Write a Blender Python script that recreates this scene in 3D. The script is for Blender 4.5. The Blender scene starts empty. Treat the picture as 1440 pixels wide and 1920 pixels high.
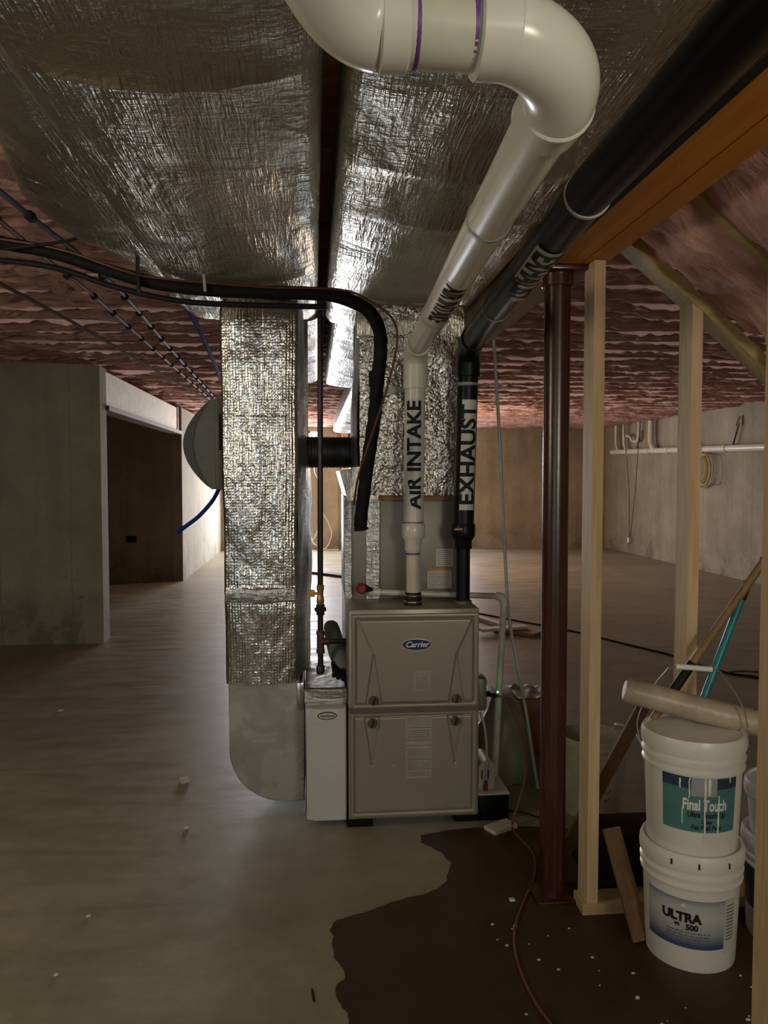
import bpy, bmesh, math, random
from mathutils import Vector, Matrix, noise
R = math.radians
scn = bpy.context.scene
COL = scn.collection

# ---------------------------------------------------------------- camera, world, light, exposure
cam_d = bpy.data.cameras.new('camera'); cam = bpy.data.objects.new('camera', cam_d); COL.objects.link(cam)
cam_d.sensor_fit = 'VERTICAL'; cam_d.sensor_height = 24.0; cam_d.lens = 1442 / 1920 * 24.0
cam_d.clip_start = 0.02
cam.location = (0, 0, 1.48)
cam.rotation_euler = (R(90 - 2.581), 0, R(-5.23))
scn.camera = cam

scn.view_settings.view_transform = 'Standard'
scn.view_settings.look = 'None'
scn.view_settings.gamma = 1.0
scn.view_settings.use_curve_mapping = False
scn.view_settings.exposure = 0.35
scn.cycles.max_bounces = 10
scn.cycles.diffuse_bounces = 5
scn.cycles.glossy_bounces = 5
scn.cycles.sample_clamp_indirect = 6.0

w = bpy.data.worlds.new('sky'); scn.world = w; w.use_nodes = True
bg = w.node_tree.nodes['Background']; bg.inputs[0].default_value = (0.72, 0.86, 1.0, 1); bg.inputs[1].default_value = 1.6

def area(name, loc, rot, sx, sy, power, color):
    l = bpy.data.lights.new(name, 'AREA'); l.shape = 'RECTANGLE'; l.size = sx; l.size_y = sy
    l.energy = power; l.color = color
    o = bpy.data.objects.new(name, l); COL.objects.link(o); o.location = loc; o.rotation_euler = rot
    return o
# daylight through the far glazed door, the two high windows and the openings behind the camera
area('daylight_door', (-0.7, 15.95, 1.15), (R(-90), 0, 0), 1.1, 2.2, 215, (0.84, 0.92, 1.0))
area('daylight_window_middle', (0.02, 15.95, 2.08), (R(-90), 0, 0), 0.22, 0.7, 30, (0.90, 0.95, 1.0))
area('daylight_window_right', (2.0, 15.95, 1.35), (R(-90), 0, 0), 2.2, 1.8, 60, (0.84, 0.92, 1.0))
area('daylight_rear_left', (-2.1, -3.1, 1.5), (R(90), 0, 0), 1.8, 1.5, 5, (0.98, 1.0, 0.86))
area('daylight_rear_right', (1.6, -3.1, 1.7), (R(90), 0, 0), 1.2, 1.0, 9, (1.0, 0.93, 0.78))

def point_light(name, loc, power, color, r=0.05):
    l = bpy.data.lights.new(name, 'POINT'); l.energy = power; l.color = color; l.shadow_soft_size = r
    o = bpy.data.objects.new(name, l); COL.objects.link(o); o.location = loc
    return o
# unseen fill lights, added to warm the far walls and lift the foreground
point_light('fill_far_left', (-0.60, 13.6, 1.60), 34, (1.0, 0.68, 0.45), 0.08)
point_light('fill_far', (1.50, 12.4, 1.70), 120, (1.0, 0.74, 0.50), 0.10)
point_light('fill_near_left', (-2.3, 1.5, 1.9), 42, (1.0, 0.89, 0.64), 0.28)
point_light('fill_near_right', (1.15, -0.9, 1.75), 46, (1.0, 0.90, 0.68), 0.20)

# ---------------------------------------------------------------- materials
def new_mat(name):
    m = bpy.data.materials.new(name); m.use_nodes = True
    nt = m.node_tree; b = nt.nodes['Principled BSDF']
    return m, nt, b
def N(nt, t, **k):
    n = nt.nodes.new(t)
    for a, v in k.items():
        if a.startswith('i_'): n.inputs[a[2:].replace('_', ' ')].default_value = v
        else: setattr(n, a, v)
    return n
def coords(nt, sc=(1, 1, 1), kind='Object', rot=(0, 0, 0)):
    tc = N(nt, 'ShaderNodeTexCoord'); mp = N(nt, 'ShaderNodeMapping')
    mp.inputs['Scale'].default_value = sc; mp.inputs['Rotation'].default_value = rot
    nt.links.new(tc.outputs[kind], mp.inputs['Vector']); return mp.outputs[0]
def noise_n(nt, vec, scale, detail=4, rough=0.55, dist=0.0):
    n = N(nt, 'ShaderNodeTexNoise'); n.inputs['Scale'].default_value = scale; n.inputs['Detail'].default_value = detail
    n.inputs['Roughness'].default_value = rough; n.inputs['Distortion'].default_value = dist
    nt.links.new(vec, n.inputs['Vector']); return n.outputs['Fac']
def ramp(nt, fac, stops):
    r = N(nt, 'ShaderNodeValToRGB'); e = r.color_ramp.elements
    e[0].position, e[0].color = stops[0][0], (*stops[0][1], 1)
    e[1].position, e[1].color = stops[-1][0], (*stops[-1][1], 1)
    for p, c in stops[1:-1]:
        x = e.new(p); x.color = (*c, 1)
    nt.links.new(fac, r.inputs[0]); return r.outputs[0]
def mixc(nt, fac, a, b, mode='MIX'):
    m = N(nt, 'ShaderNodeMix', data_type='RGBA', blend_type=mode)
    for s, v in ((0, fac), (6, a), (7, b)):
        if hasattr(v, 'is_output'): nt.links.new(v, m.inputs[s])
        elif s == 0: m.inputs[0].default_value = v
        else: m.inputs[s].default_value = (*v, 1)
    return m.outputs[2]
def math_n(nt, op, a, b=0.0):
    m = N(nt, 'ShaderNodeMath', operation=op)
    for i, v in ((0, a), (1, b)):
        if hasattr(v, 'is_output'): nt.links.new(v, m.inputs[i])
        else: m.inputs[i].default_value = v
    return m.outputs[0]
def bump(nt, b, h, strength=0.5, dist=0.01, prev=None):
    n = N(nt, 'ShaderNodeBump'); n.inputs['Strength'].default_value = strength; n.inputs['Distance'].default_value = dist
    nt.links.new(h, n.inputs['Height'])
    if prev is not None: nt.links.new(prev, n.inputs['Normal'])
    nt.links.new(n.outputs[0], b.inputs['Normal']); return n.outputs[0]
def plain(name, c, rough=0.5, metal=0.0, spec=0.5, var=0.12, vs=14, bmp=0.0, coat=0.0):
    m, nt, b = new_mat(name); b.inputs['Roughness'].default_value = rough; b.inputs['Metallic'].default_value = metal
    b.inputs['Specular IOR Level'].default_value = spec
    if coat: b.inputs['Coat Weight'].default_value = coat; b.inputs['Coat Roughness'].default_value = 0.12
    v = coords(nt); f = noise_n(nt, v, vs)
    lo = tuple(x * (1 - var) for x in c); hi = tuple(min(1, x * (1 + var)) for x in c)
    nt.links.new(ramp(nt, f, [(0.3, lo), (0.7, hi)]), b.inputs['Base Color'])
    if bmp: bump(nt, b, noise_n(nt, v, vs * 5), bmp, 0.004)
    return m

def concrete_floor():
    m, nt, b = new_mat('concrete_floor'); v = coords(nt)
    f = noise_n(nt, v, 0.9, 6, 0.6, 0.4); g = noise_n(nt, v, 7, 8, 0.7); h = noise_n(nt, coords(nt, (1.0, 6.0, 1)), 1.6, 7, 0.65, 0.8)
    c = ramp(nt, f, [(0.3, (0.225, 0.205, 0.15)), (0.52, (0.30, 0.27, 0.20)), (0.72, (0.38, 0.345, 0.265))])
    c = mixc(nt, 0.5, c, ramp(nt, g, [(0.3, (0.5, 0.46, 0.40)), (0.7, (1, 0.96, 0.90))]), 'MULTIPLY')
    c = mixc(nt, ramp(nt, noise_n(nt, v, 55, 3, 0.7), [(0.66, (0, 0, 0)), (0.72, (0.5,) * 3)]), c, (0.5, 0.46, 0.38))
    c = mixc(nt, 0.3, c, ramp(nt, h, [(0.35, (0.62, 0.58, 0.52)), (0.65, (1, 1, 1))]), 'MULTIPLY')
    nt.links.new(c, b.inputs['Base Color'])
    r = ramp(nt, h, [(0.3, (0.30,) * 3), (0.7, (0.56,) * 3)]); nt.links.new(r, b.inputs['Roughness'])
    b.inputs['Specular IOR Level'].default_value = 0.45
    bump(nt, b, g, 0.12, 0.01)
    return m
def concrete_wall(name='concrete_wall', tint=(1, 1, 1)):
    m, nt, b = new_mat(name); v = coords(nt, kind='Object')
    f = noise_n(nt, v, 1.3, 6, 0.6); g = noise_n(nt, v, 14, 8, 0.7); s = noise_n(nt, coords(nt, (5, 5, 0.35)), 1.5, 6, 0.6)
    T = lambda *c: tuple(x * t for x, t in zip(c, tint))
    c = ramp(nt, f, [(0.3, T(0.23, 0.205, 0.155)), (0.7, T(0.37, 0.335, 0.26))])
    c = mixc(nt, 0.26, c, ramp(nt, s, [(0.34, (0.55, 0.52, 0.48)), (0.55, (1, 1, 1))]), 'MULTIPLY')
    c = mixc(nt, 0.3, c, ramp(nt, g, [(0.3, (0.6, 0.6, 0.6)), (0.6, (1, 1, 1))]), 'MULTIPLY')
    # dark bug holes low on the wall
    vo = N(nt, 'ShaderNodeTexVoronoi'); vo.inputs['Scale'].default_value = 9; nt.links.new(v, vo.inputs['Vector'])
    hole = math_n(nt, 'LESS_THAN', vo.outputs['Distance'], 0.13)
    sx = N(nt, 'ShaderNodeSeparateXYZ'); nt.links.new(v, sx.inputs[0])
    low = ramp(nt, sx.outputs['Z'], [(0.25, (1, 1, 1)), (0.75, (0, 0, 0))])
    hm = math_n(nt, 'MULTIPLY', hole, math_n(nt, 'GREATER_THAN', noise_n(nt, v, 0.8), 0.52))
    hm = math_n(nt, 'MULTIPLY', hm, low)
    c = mixc(nt, math_n(nt, 'MULTIPLY', hm, 0.75), c, (0.07, 0.06, 0.05))
    nt.links.new(c, b.inputs['Base Color']); b.inputs['Roughness'].default_value = 0.85
    # form panel joints every 0.61 m
    xy = math_n(nt, 'ADD', sx.outputs['X'], sx.outputs['Y'])
    fr = math_n(nt, 'FRACT', math_n(nt, 'DIVIDE', math_n(nt, 'ADD', xy, math_n(nt, 'MULTIPLY', f, 0.03)), 0.61))
    ln = math_n(nt, 'MULTIPLY', math_n(nt, 'LESS_THAN', fr, 0.016), math_n(nt, 'GREATER_THAN', g, 0.47))
    c = mixc(nt, math_n(nt, 'MULTIPLY', ln, 0.45), c, (0.10, 0.09, 0.075))
    mold = math_n(nt, 'MULTIPLY', ramp(nt, sx.outputs['Z'], [(0.1, (1, 1, 1)), (0.55, (0, 0, 0))]), ramp(nt, noise_n(nt, v, 2.2, 6, 0.75), [(0.5, (0, 0, 0)), (0.6, (0.7,) * 3)]))
    c = mixc(nt, mold, c, (0.11, 0.10, 0.085))
    nt.links.new(c, b.inputs['Base Color'])
    h = math_n(nt, 'ADD', math_n(nt, 'MULTIPLY', g, 0.4), s)
    bump(nt, b, h, 0.35, 0.01)
    return m
def foil_wrap(name, base=(0.64, 0.60, 0.52), rough=0.27, along='Y'):
    m, nt, b = new_mat(name); b.inputs['Metallic'].default_value = 1.0
    st = {'Y': (9, 1.2, 9), 'Z': (9, 9, 1.2), 'X': (1.2, 9, 9)}[along]
    v = coords(nt); vs = coords(nt, st)
    st2 = {'Y': (60, 5, 5), 'Z': (60, 60, 5), 'X': (5, 60, 60)}[along]
    cr = noise_n(nt, coords(nt, st2), 1.0, 3, 0.55, 0.25)              # fine scrim ridges
    cx = noise_n(nt, coords(nt, {'Y': (6, 55, 6), 'Z': (6, 6, 55), 'X': (55, 6, 6)}[along]), 1.0, 3, 0.6, 0.5)
    fine = noise_n(nt, v, 60, 3, 0.6)
    big = noise_n(nt, v, 3.2, 4, 0.55, 0.8)
    c = ramp(nt, big, [(0.3, tuple(x * 0.80 for x in base)), (0.7, base)])
    nt.links.new(c, b.inputs['Base Color'])
    nt.links.new(ramp(nt, big, [(0.3, (rough + 0.16,) * 3), (0.65, (rough,) * 3)]), b.inputs['Roughness'])
    amp = ramp(nt, big, [(0.36, (0.25,) * 3), (0.62, (1,) * 3)])
    rd = math_n(nt, 'ABSOLUTE', math_n(nt, 'SUBTRACT', cr, 0.5)); rx = math_n(nt, 'ABSOLUTE', math_n(nt, 'SUBTRACT', cx, 0.5))
    h = math_n(nt, 'ADD', math_n(nt, 'MULTIPLY', rd, 1.0), math_n(nt, 'MULTIPLY', rx, 0.7))
    h = math_n(nt, 'ADD', math_n(nt, 'MULTIPLY', h, amp), math_n(nt, 'MULTIPLY', fine, 0.22))
    n1 = bump(nt, b, h, 0.8, 0.016)
    bump(nt, b, big, 0.45, 0.05, n1)
    return m
def bubble_foil(name='bubble_foil', sc=(76, 0, 82), crumple=0.3):
    m, nt, b = new_mat(name); b.inputs['Metallic'].default_value = 1.0
    v = coords(nt, (sc[0], 0.0, sc[2])); vo = N(nt, 'ShaderNodeTexVoronoi'); vo.inputs['Scale'].default_value = 1.0
    vo.inputs['Randomness'].default_value = 0.35; nt.links.new(v, vo.inputs['Vector'])
    cell = N(nt, 'ShaderNodeTexVoronoi'); cell.inputs['Scale'].default_value = 1.6; nt.links.new(v, cell.inputs['Vector'])
    hs = N(nt, 'ShaderNodeHueSaturation'); hs.inputs['Saturation'].default_value = 0.45; hs.inputs['Value'].default_value = 1.0
    nt.links.new(cell.outputs['Color'], hs.inputs['Color'])
    nt.links.new(mixc(nt, 0.22, (0.50, 0.485, 0.455), hs.outputs[0]), b.inputs['Base Color'])  # rainbow glints painted into the foil colour, one hue per cell
    b.inputs['Roughness'].default_value = 0.22
    ln = noise_n(nt, coords(nt, (55, 0.0, 1.2)), 1.0, 2, 0.5)
    big = noise_n(nt, coords(nt, (5, 5, 2.5)), 2, 4, 0.6, 0.3)
    h = math_n(nt, 'ADD', math_n(nt, 'MULTIPLY', vo.outputs['Distance'], -1.0), math_n(nt, 'MULTIPLY', ln, 1.3))
    n1 = bump(nt, b, h, 0.25, 0.004)
    n2 = bump(nt, b, big, 0.3, 0.04, n1)
    if crumple > 0.5:
        bump(nt, b, noise_n(nt, coords(nt, (1, 1, 0.6)), 60, 4, 0.6, 0.6), 0.5, 0.012, n2)
    return m
def insulation(name='pink_insulation'):
    m, nt, b = new_mat(name); v = coords(nt)
    f = noise_n(nt, coords(nt, (1, 3, 3)), 4, 6, 0.65, 0.6); g = noise_n(nt, v, 30, 6, 0.75)
    c = ramp(nt, f, [(0.28, (0.50, 0.26, 0.225)), (0.5, (0.64, 0.37, 0.32)), (0.75, (0.80, 0.52, 0.46))])
    c = mixc(nt, 0.35, c, ramp(nt, g, [(0.3, (0.62, 0.58, 0.56)), (0.65, (1, 1, 1))]), 'MULTIPLY')
    nt.links.new(c, b.inputs['Base Color']); b.inputs['Roughness'].default_value = 0.95
    b.inputs['Specular IOR Level'].default_value = 0.1
    n1 = bump(nt, b, g, 0.5, 0.012); bump(nt, b, noise_n(nt, coords(nt, (1, 2.5, 1)), 10, 5, 0.6, 1.0), 0.5, 0.03, n1)
    tr = N(nt, 'ShaderNodeBsdfTranslucent'); tr.inputs[0].default_value = (0.85, 0.5, 0.45, 1)
    ms = N(nt, 'ShaderNodeMixShader'); ms.inputs[0].default_value = 0.18
    out = nt.nodes['Material Output']
    nt.links.new(b.outputs[0], ms.inputs[1]); nt.links.new(tr.outputs[0], ms.inputs[2]); nt.links.new(ms.outputs[0], out.inputs[0])
    return m
def wood(name, c1, c2, axis='Z', scale=1.0, rough=0.6, knots=True, spec=0.3):
    m, nt, b = new_mat(name)
    st = {'Z': (14, 14, 0.9), 'X': (0.9, 14, 14), 'Y': (14, 0.9, 14)}[axis]
    v = coords(nt, tuple(s * scale for s in st))
    f = noise_n(nt, v, 2.2, 6, 0.6, 1.2); g = noise_n(nt, coords(nt), 3.5, 3)
    c = ramp(nt, f, [(0.3, c1), (0.68, c2)])
    c = mixc(nt, 0.25, c, ramp(nt, g, [(0.3, (0.7, 0.66, 0.6)), (0.7, (1, 1, 1))]), 'MULTIPLY')
    if knots:
        vo = N(nt, 'ShaderNodeTexVoronoi'); vo.inputs['Scale'].default_value = 1.0
        nt.links.new(coords(nt, {'Z': (6, 6, 2.6), 'X': (2.6, 6, 6), 'Y': (6, 2.6, 6)}[axis]), vo.inputs['Vector'])
        c = mixc(nt, ramp(nt, vo.outputs['Distance'], [(0.05, (0.8,) * 3), (0.14, (0, 0, 0))]), c, tuple(x * 0.35 for x in c1))
    nt.links.new(c, b.inputs['Base Color']); b.inputs['Roughness'].default_value = rough
    b.inputs['Specular IOR Level'].default_value = spec
    bump(nt, b, f, 0.15, 0.003)
    return m
def steel_post():
    m, nt, b = new_mat('red_oxide_paint'); v = coords(nt)
    f = noise_n(nt, coords(nt, (8, 8, 1.5)), 3, 5, 0.7)
    nt.links.new(ramp(nt, f, [(0.35, (0.030, 0.008, 0.008)), (0.6, (0.058, 0.014, 0.013)), (0.8, (0.10, 0.04, 0.037))]), b.inputs['Base Color'])
    b.inputs['Roughness'].default_value = 0.27; b.inputs['Specular IOR Level'].default_value = 0.6
    bump(nt, b, noise_n(nt, v, 60, 4), 0.12, 0.003); return m
def glass():
    m, nt, b = new_mat('window_glass'); nt.nodes.remove(b)
    t = N(nt, 'ShaderNodeBsdfTransparent'); g = N(nt, 'ShaderNodeBsdfGlossy'); g.inputs['Roughness'].default_value = 0.02
    ms = N(nt, 'ShaderNodeMixShader'); ms.inputs[0].default_value = 0.06
    nt.links.new(t.outputs[0], ms.inputs[1]); nt.links.new(g.outputs[0], ms.inputs[2]); nt.links.new(ms.outputs[0], nt.nodes['Material Output'].inputs[0])
    return m
def emit(name, c, s):
    m, nt, b = new_mat(name); b.inputs['Base Color'].default_value = (*c, 1)
    b.inputs['Emission Color'].default_value = (*c, 1); b.inputs['Emission Strength'].default_value = s; return m
def galv(name='galvanised_steel', base=(0.42, 0.43, 0.39)):
    m, nt, b = new_mat(name); v = coords(nt)
    vo = N(nt, 'ShaderNodeTexVoronoi'); vo.inputs['Scale'].default_value = 38; nt.links.new(v, vo.inputs['Vector'])
    f = noise_n(nt, v, 5, 4, 0.6, 0.7)
    c = ramp(nt, f, [(0.35, tuple(x * 0.8 for x in base)), (0.52, base), (0.56, tuple(min(1, x * 1.2) for x in base))])
    nt.links.new(c, b.inputs['Base Color'])
    b.inputs['Metallic'].default_value = 0.75
    nt.links.new(ramp(nt, f, [(0.4, (0.52,) * 3), (0.6, (0.38,) * 3)]), b.inputs['Roughness']); return m
def ultra_print():
    m, nt, b = new_mat('printed_blue_label'); v = coords(nt)
    s = N(nt, 'ShaderNodeSeparateXYZ'); nt.links.new(v, s.inputs[0])
    c = ramp(nt, s.outputs['Z'], [(0.085, (0.05, 0.07, 0.14)), (0.12, (0.30, 0.32, 0.34)), (0.17, (0.50, 0.49, 0.45)), (0.205, (0.42, 0.43, 0.43)), (0.24, (0.05, 0.07, 0.16))])
    nt.links.new(c, b.inputs['Base Color']); b.inputs['Roughness'].default_value = 0.4; return m

M = dict(
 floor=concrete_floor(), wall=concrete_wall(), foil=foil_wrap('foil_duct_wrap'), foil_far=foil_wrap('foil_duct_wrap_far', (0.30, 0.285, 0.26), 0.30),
 foilside=foil_wrap('foil_side_wrap', (0.50, 0.49, 0.45), 0.36, 'Z'), tape=foil_wrap('foil_tape', (0.50, 0.50, 0.52), 0.25, 'Z'),
 bubble=bubble_foil(), bubble_crumpled=bubble_foil('crumpled_bubble_foil', (80, 0, 80), 0.9), pink=insulation(),
 galv=galv(), galvdark=galv('dark_galvanised_steel', (0.30, 0.30, 0.27)),
 furnace=plain('taupe_metallic_paint', (0.30, 0.265, 0.215), 0.38, 0.35, 0.5, 0.05, 5), furnace_dark=plain('dark_taupe_panel', (0.13, 0.115, 0.095), 0.45, 0.3),
 greymetal=plain('grey_sheet_metal', (0.25, 0.24, 0.215), 0.45, 0.35, 0.5, 0.08, 5), knob=plain('knob_brown', (0.10, 0.085, 0.065), 0.35, 0.3),
 coverwhite=plain('pale_grey_enamel', (0.50, 0.53, 0.52), 0.45, 0.0, 0.5, 0.04, 6),
 pvc=plain('white_pvc', (0.66, 0.64, 0.57), 0.24, 0.0, 0.5, 0.04, 6), pvcold=plain('cream_pvc', (0.58, 0.55, 0.46), 0.32, 0.0, 0.5, 0.10, 12),
 abs=plain('black_abs', (0.006, 0.006, 0.007), 0.36, 0.0, 0.22, 0.2), blackrub=plain('black_foam_rubber', (0.007, 0.007, 0.008), 0.65, 0.0, 0.18, 0.3, 30, 0.5),
 purple=plain('purple_primer', (0.14, 0.045, 0.24), 0.35, 0, 0.5, 0.35, 25), blackpipe=plain('black_iron', (0.022, 0.019, 0.020), 0.33, 0.3, 0.5, 0.3, 30),
 browniron=plain('brown_iron_fitting', (0.09, 0.04, 0.03), 0.5, 0.3, 0.5, 0.2, 30), brass=plain('brass', (0.55, 0.34, 0.12), 0.35, 0.9, 0.5, 0.15, 20),
 yellowcap=plain('yellow_lever', (0.65, 0.30, 0.03), 0.4), copper=plain('brown_copper_tube', (0.12, 0.042, 0.024), 0.45, 0.4),
 steel=plain('bright_steel', (0.6, 0.58, 0.54), 0.25, 1.0), greyband=plain('grey_strap', (0.33, 0.34, 0.34), 0.5, 0.1), bluetube=plain('blue_tube', (0.012, 0.04, 0.22), 0.9, 0, 0.03), conduit=plain('brownish_conduit', (0.12, 0.09, 0.075), 0.9, 0, 0.05),
 pexblue=plain('grey_blue_pex', (0.08, 0.10, 0.17), 0.65, 0, 0.15), pexred=plain('red_pex', (0.17, 0.05, 0.045), 0.65, 0, 0.15), darkclip=plain('dark_clip', (0.015, 0.013, 0.015), 0.8, 0, 0.1),
 darkgrey=plain('dark_grey_flex', (0.055, 0.057, 0.05), 0.4, 0.6), humid=plain('grey_plastic', (0.095, 0.097, 0.088), 0.5), humid_dark=plain('dark_grey_plastic', (0.045, 0.045, 0.040), 0.5),
 post=steel_post(), lvl=wood('orange_lvl', (0.46, 0.165, 0.016), (0.66, 0.26, 0.03), 'Y', 0.6, 0.45, False), lvldark=plain('dark_seam', (0.10, 0.02, 0.01), 0.6),
 lvltan=wood('tan_lvl', (0.32, 0.19, 0.09), (0.46, 0.30, 0.15), 'Y', 1.0, 0.9, False, 0.05), web_shade=plain('shaded_maroon_side', (0.06, 0.016, 0.012), 0.5),
 pine=wood('pine_stud', (0.54, 0.375, 0.205), (0.73, 0.54, 0.325)), pinex=wood('pine_plate', (0.42, 0.29, 0.14), (0.56, 0.40, 0.21), 'X'), pinedark=wood('weathered_lath', (0.11, 0.055, 0.02), (0.18, 0.10, 0.038)),
 cardboard=plain('cardboard', (0.27, 0.14, 0.07), 0.8), bucket=plain('white_bucket_plastic', (0.70, 0.68, 0.62), 0.33, 0, 0.5, 0.04, 5), bucketold=plain('dusty_bucket_plastic', (0.42, 0.36, 0.30), 0.5, 0, 0.4, 0.15, 8),
 rollplastic=plain('translucent_tan_sheeting', (0.42, 0.35, 0.25), 0.35, 0, 0.5, 0.18, 16, 0.4), teal=plain('teal_print', (0.07, 0.19, 0.185), 0.4), navy=plain('navy_print', (0.025, 0.045, 0.09), 0.4),
 white=plain('white_print', (0.75, 0.74, 0.70), 0.45), sticker=plain('white_sticker', (0.55, 0.54, 0.50), 0.4), ink=plain('black_ink', (0.010, 0.010, 0.012), 0.6, 0, 0.25),
 greylabel=plain('grey_label', (0.34, 0.315, 0.27), 0.5), inkgrey=plain('grey_ink', (0.13, 0.115, 0.10), 0.5), orangelab=plain('orange_label', (0.55, 0.22, 0.05), 0.5),
 blue=plain('blue_badge', (0.012, 0.018, 0.13), 0.25, 0, 0.5, 0.05), tealpole=plain('teal_pole', (0.01, 0.20, 0.24), 0.35), polebrown=wood('brown_pole', (0.20, 0.12, 0.055), (0.30, 0.19, 0.09), 'Z', 1, 0.5, False),
 yellow=plain('yellow_hose', (0.42, 0.33, 0.06), 0.5), cord=plain('brown_cord', (0.15, 0.055, 0.03), 0.5), red=plain('red_cap', (0.22, 0.015, 0.012), 0.4), wet=None,
 chip=plain('pale_chip', (0.55, 0.50, 0.42), 0.7), bag=plain('pale_plastic_sheet', (0.22, 0.22, 0.17), 0.35, 0, 0.5, 0.15, 8, 0.4), glove=plain('grey_glove_fabric', (0.24, 0.225, 0.20), 0.8, 0, 0.3, 0.15, 25, 0.4),
 clear=plain('milky_tube', (0.50, 0.50, 0.50), 0.25), glass=glass(), frame=plain('white_window_frame', (0.7, 0.7, 0.68), 0.4), green=emit('green_indicator', (0.05, 1.0, 0.15), 8.0),
 house=plain('white_crinkled_board', (0.88, 0.86, 0.78), 0.6, 0.0, 0.4, 0.12, 12, 1.0), yellowdim=plain('yellow_bag', (0.28, 0.20, 0.02), 0.5), ultra=ultra_print(), joist=wood('joist_pine', (0.34, 0.23, 0.11), (0.48, 0.34, 0.18), 'X'),
 deck=plain('subfloor', (0.16, 0.10, 0.06), 0.8), lamp=emit('lamp_glow', (1.0, 0.7, 0.45), 6.0), rafter=wood('rafter_pine', (0.40, 0.29, 0.12), (0.55, 0.41, 0.20), 'X'))
def wetmat():
    m, nt, b = new_mat('wet_concrete'); v = coords(nt)
    nt.links.new(ramp(nt, noise_n(nt, v, 5, 6, 0.7), [(0.3, (0.036, 0.020, 0.011)), (0.7, (0.062, 0.038, 0.022))]), b.inputs['Base Color'])
    b.inputs['Roughness'].default_value = 0.5; b.inputs['Specular IOR Level'].default_value = 0.3; return m
M['wet'] = wetmat()
def fluff():
    m, nt, b = new_mat('thin_pink_fluff'); v = coords(nt)
    b.inputs['Base Color'].default_value = (0.66, 0.40, 0.35, 1); b.inputs['Roughness'].default_value = 1.0
    bump(nt, b, noise_n(nt, v, 30, 5, 0.7), 0.6, 0.01)
    tr = N(nt, 'ShaderNodeBsdfTranslucent'); tr.inputs[0].default_value = (0.90, 0.62, 0.54, 1)
    ms = N(nt, 'ShaderNodeMixShader'); ms.inputs[0].default_value = 0.35
    nt.links.new(b.outputs[0], ms.inputs[1]); nt.links.new(tr.outputs[0], ms.inputs[2]); nt.links.new(ms.outputs[0], nt.nodes['Material Output'].inputs[0])
    return m
M['fluff'] = fluff()

# ---------------------------------------------------------------- builders
def T(name, loc, label, cat, group=None):
    o = bpy.data.objects.new(name, None); COL.objects.link(o); o.location = loc; o.empty_display_size = 0.1
    o['label'] = label; o['category'] = cat
    if group: o['group'] = group
    return o
def root_loc(p):
    while p.parent: p = p.parent
    return p.location.copy()
def obj(name, bm, mat, parent=None, smooth=True, label=None, cat=None, group=None, kind=None, ang=40):
    """links the bmesh (world coordinates) as one object"""
    bmesh.ops.recalc_face_normals(bm, faces=bm.faces)
    if parent is None:
        xs = [v.co for v in bm.verts]
        loc = Vector(((min(c.x for c in xs) + max(c.x for c in xs)) / 2, (min(c.y for c in xs) + max(c.y for c in xs)) / 2, min(c.z for c in xs)))
        if kind == 'structure': loc = Vector((0, 0, 0))
    else: loc = root_loc(parent)
    bmesh.ops.translate(bm, verts=bm.verts, vec=-loc)
    me = bpy.data.meshes.new(name); bm.to_mesh(me); bm.free()
    if smooth: me.shade_smooth(); me.set_sharp_from_angle(angle=R(ang))
    o = bpy.data.objects.new(name, me); COL.objects.link(o)
    mats = mat if isinstance(mat, (list, tuple)) else [mat]
    for mm in mats: me.materials.append(mm)
    if parent is None: o.location = loc
    else: o.parent = parent
    if label: o['label'] = label
    if cat: o['category'] = cat
    if group: o['group'] = group
    if kind: o['kind'] = kind
    return o
def box(bm, x0, x1, y0, y1, z0, z1, bev=0.0, mi=0):
    vs = [bm.verts.new(p) for p in ((x0, y0, z0), (x1, y0, z0), (x1, y1, z0), (x0, y1, z0), (x0, y0, z1), (x1, y0, z1), (x1, y1, z1), (x0, y1, z1))]
    fs = [bm.faces.new([vs[i] for i in q]) for q in ((0, 3, 2, 1), (4, 5, 6, 7), (0, 1, 5, 4), (1, 2, 6, 5), (2, 3, 7, 6), (3, 0, 4, 7))]
    for f in fs: f.material_index = mi
    if bev:
        es = list({e for f in fs for e in f.edges})
        bmesh.ops.bevel(bm, geom=es, offset=bev, segments=2, affect='EDGES', profile=0.5)
    return vs
def B(*a, **k):
    bm = bmesh.new(); box(bm, *a, **k); return bm
def frames(pts):
    pts = [Vector(p) for p in pts]; n = len(pts); T_ = []
    for i in range(n):
        d = pts[min(i + 1, n - 1)] - pts[max(i - 1, 0)]; T_.append(d.normalized())
    up = Vector((0, 0, 1)) if abs(T_[0].z) < 0.9 else Vector((0, 1, 0))
    u = T_[0].cross(up).normalized(); out = []
    for i in range(n):
        if i: u = (u - T_[i] * u.dot(T_[i])).normalized()
        out.append((pts[i], u, T_[i].cross(u)))
    return out
def tube(bm, pts, r, n=12, cap=True, mi=0):
    fr = frames(pts); rings = []
    for i, (p, u, v) in enumerate(fr):
        rr = r[i] if isinstance(r, (list, tuple)) else r
        rings.append([bm.verts.new(p + (u * math.cos(2 * math.pi * k / n) + v * math.sin(2 * math.pi * k / n)) * rr) for k in range(n)])
    for a, b_ in zip(rings, rings[1:]):
        for k in range(n):
            f = bm.faces.new((a[k], a[(k + 1) % n], b_[(k + 1) % n], b_[k])); f.material_index = mi
    if cap:
        for rg in (rings[0], rings[-1]):
            f = bm.faces.new(rg); f.material_index = mi
    return rings
def Tb(pts, r, n=12, cap=True):
    bm = bmesh.new(); tube(bm, pts, r, n, cap); return bm
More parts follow.
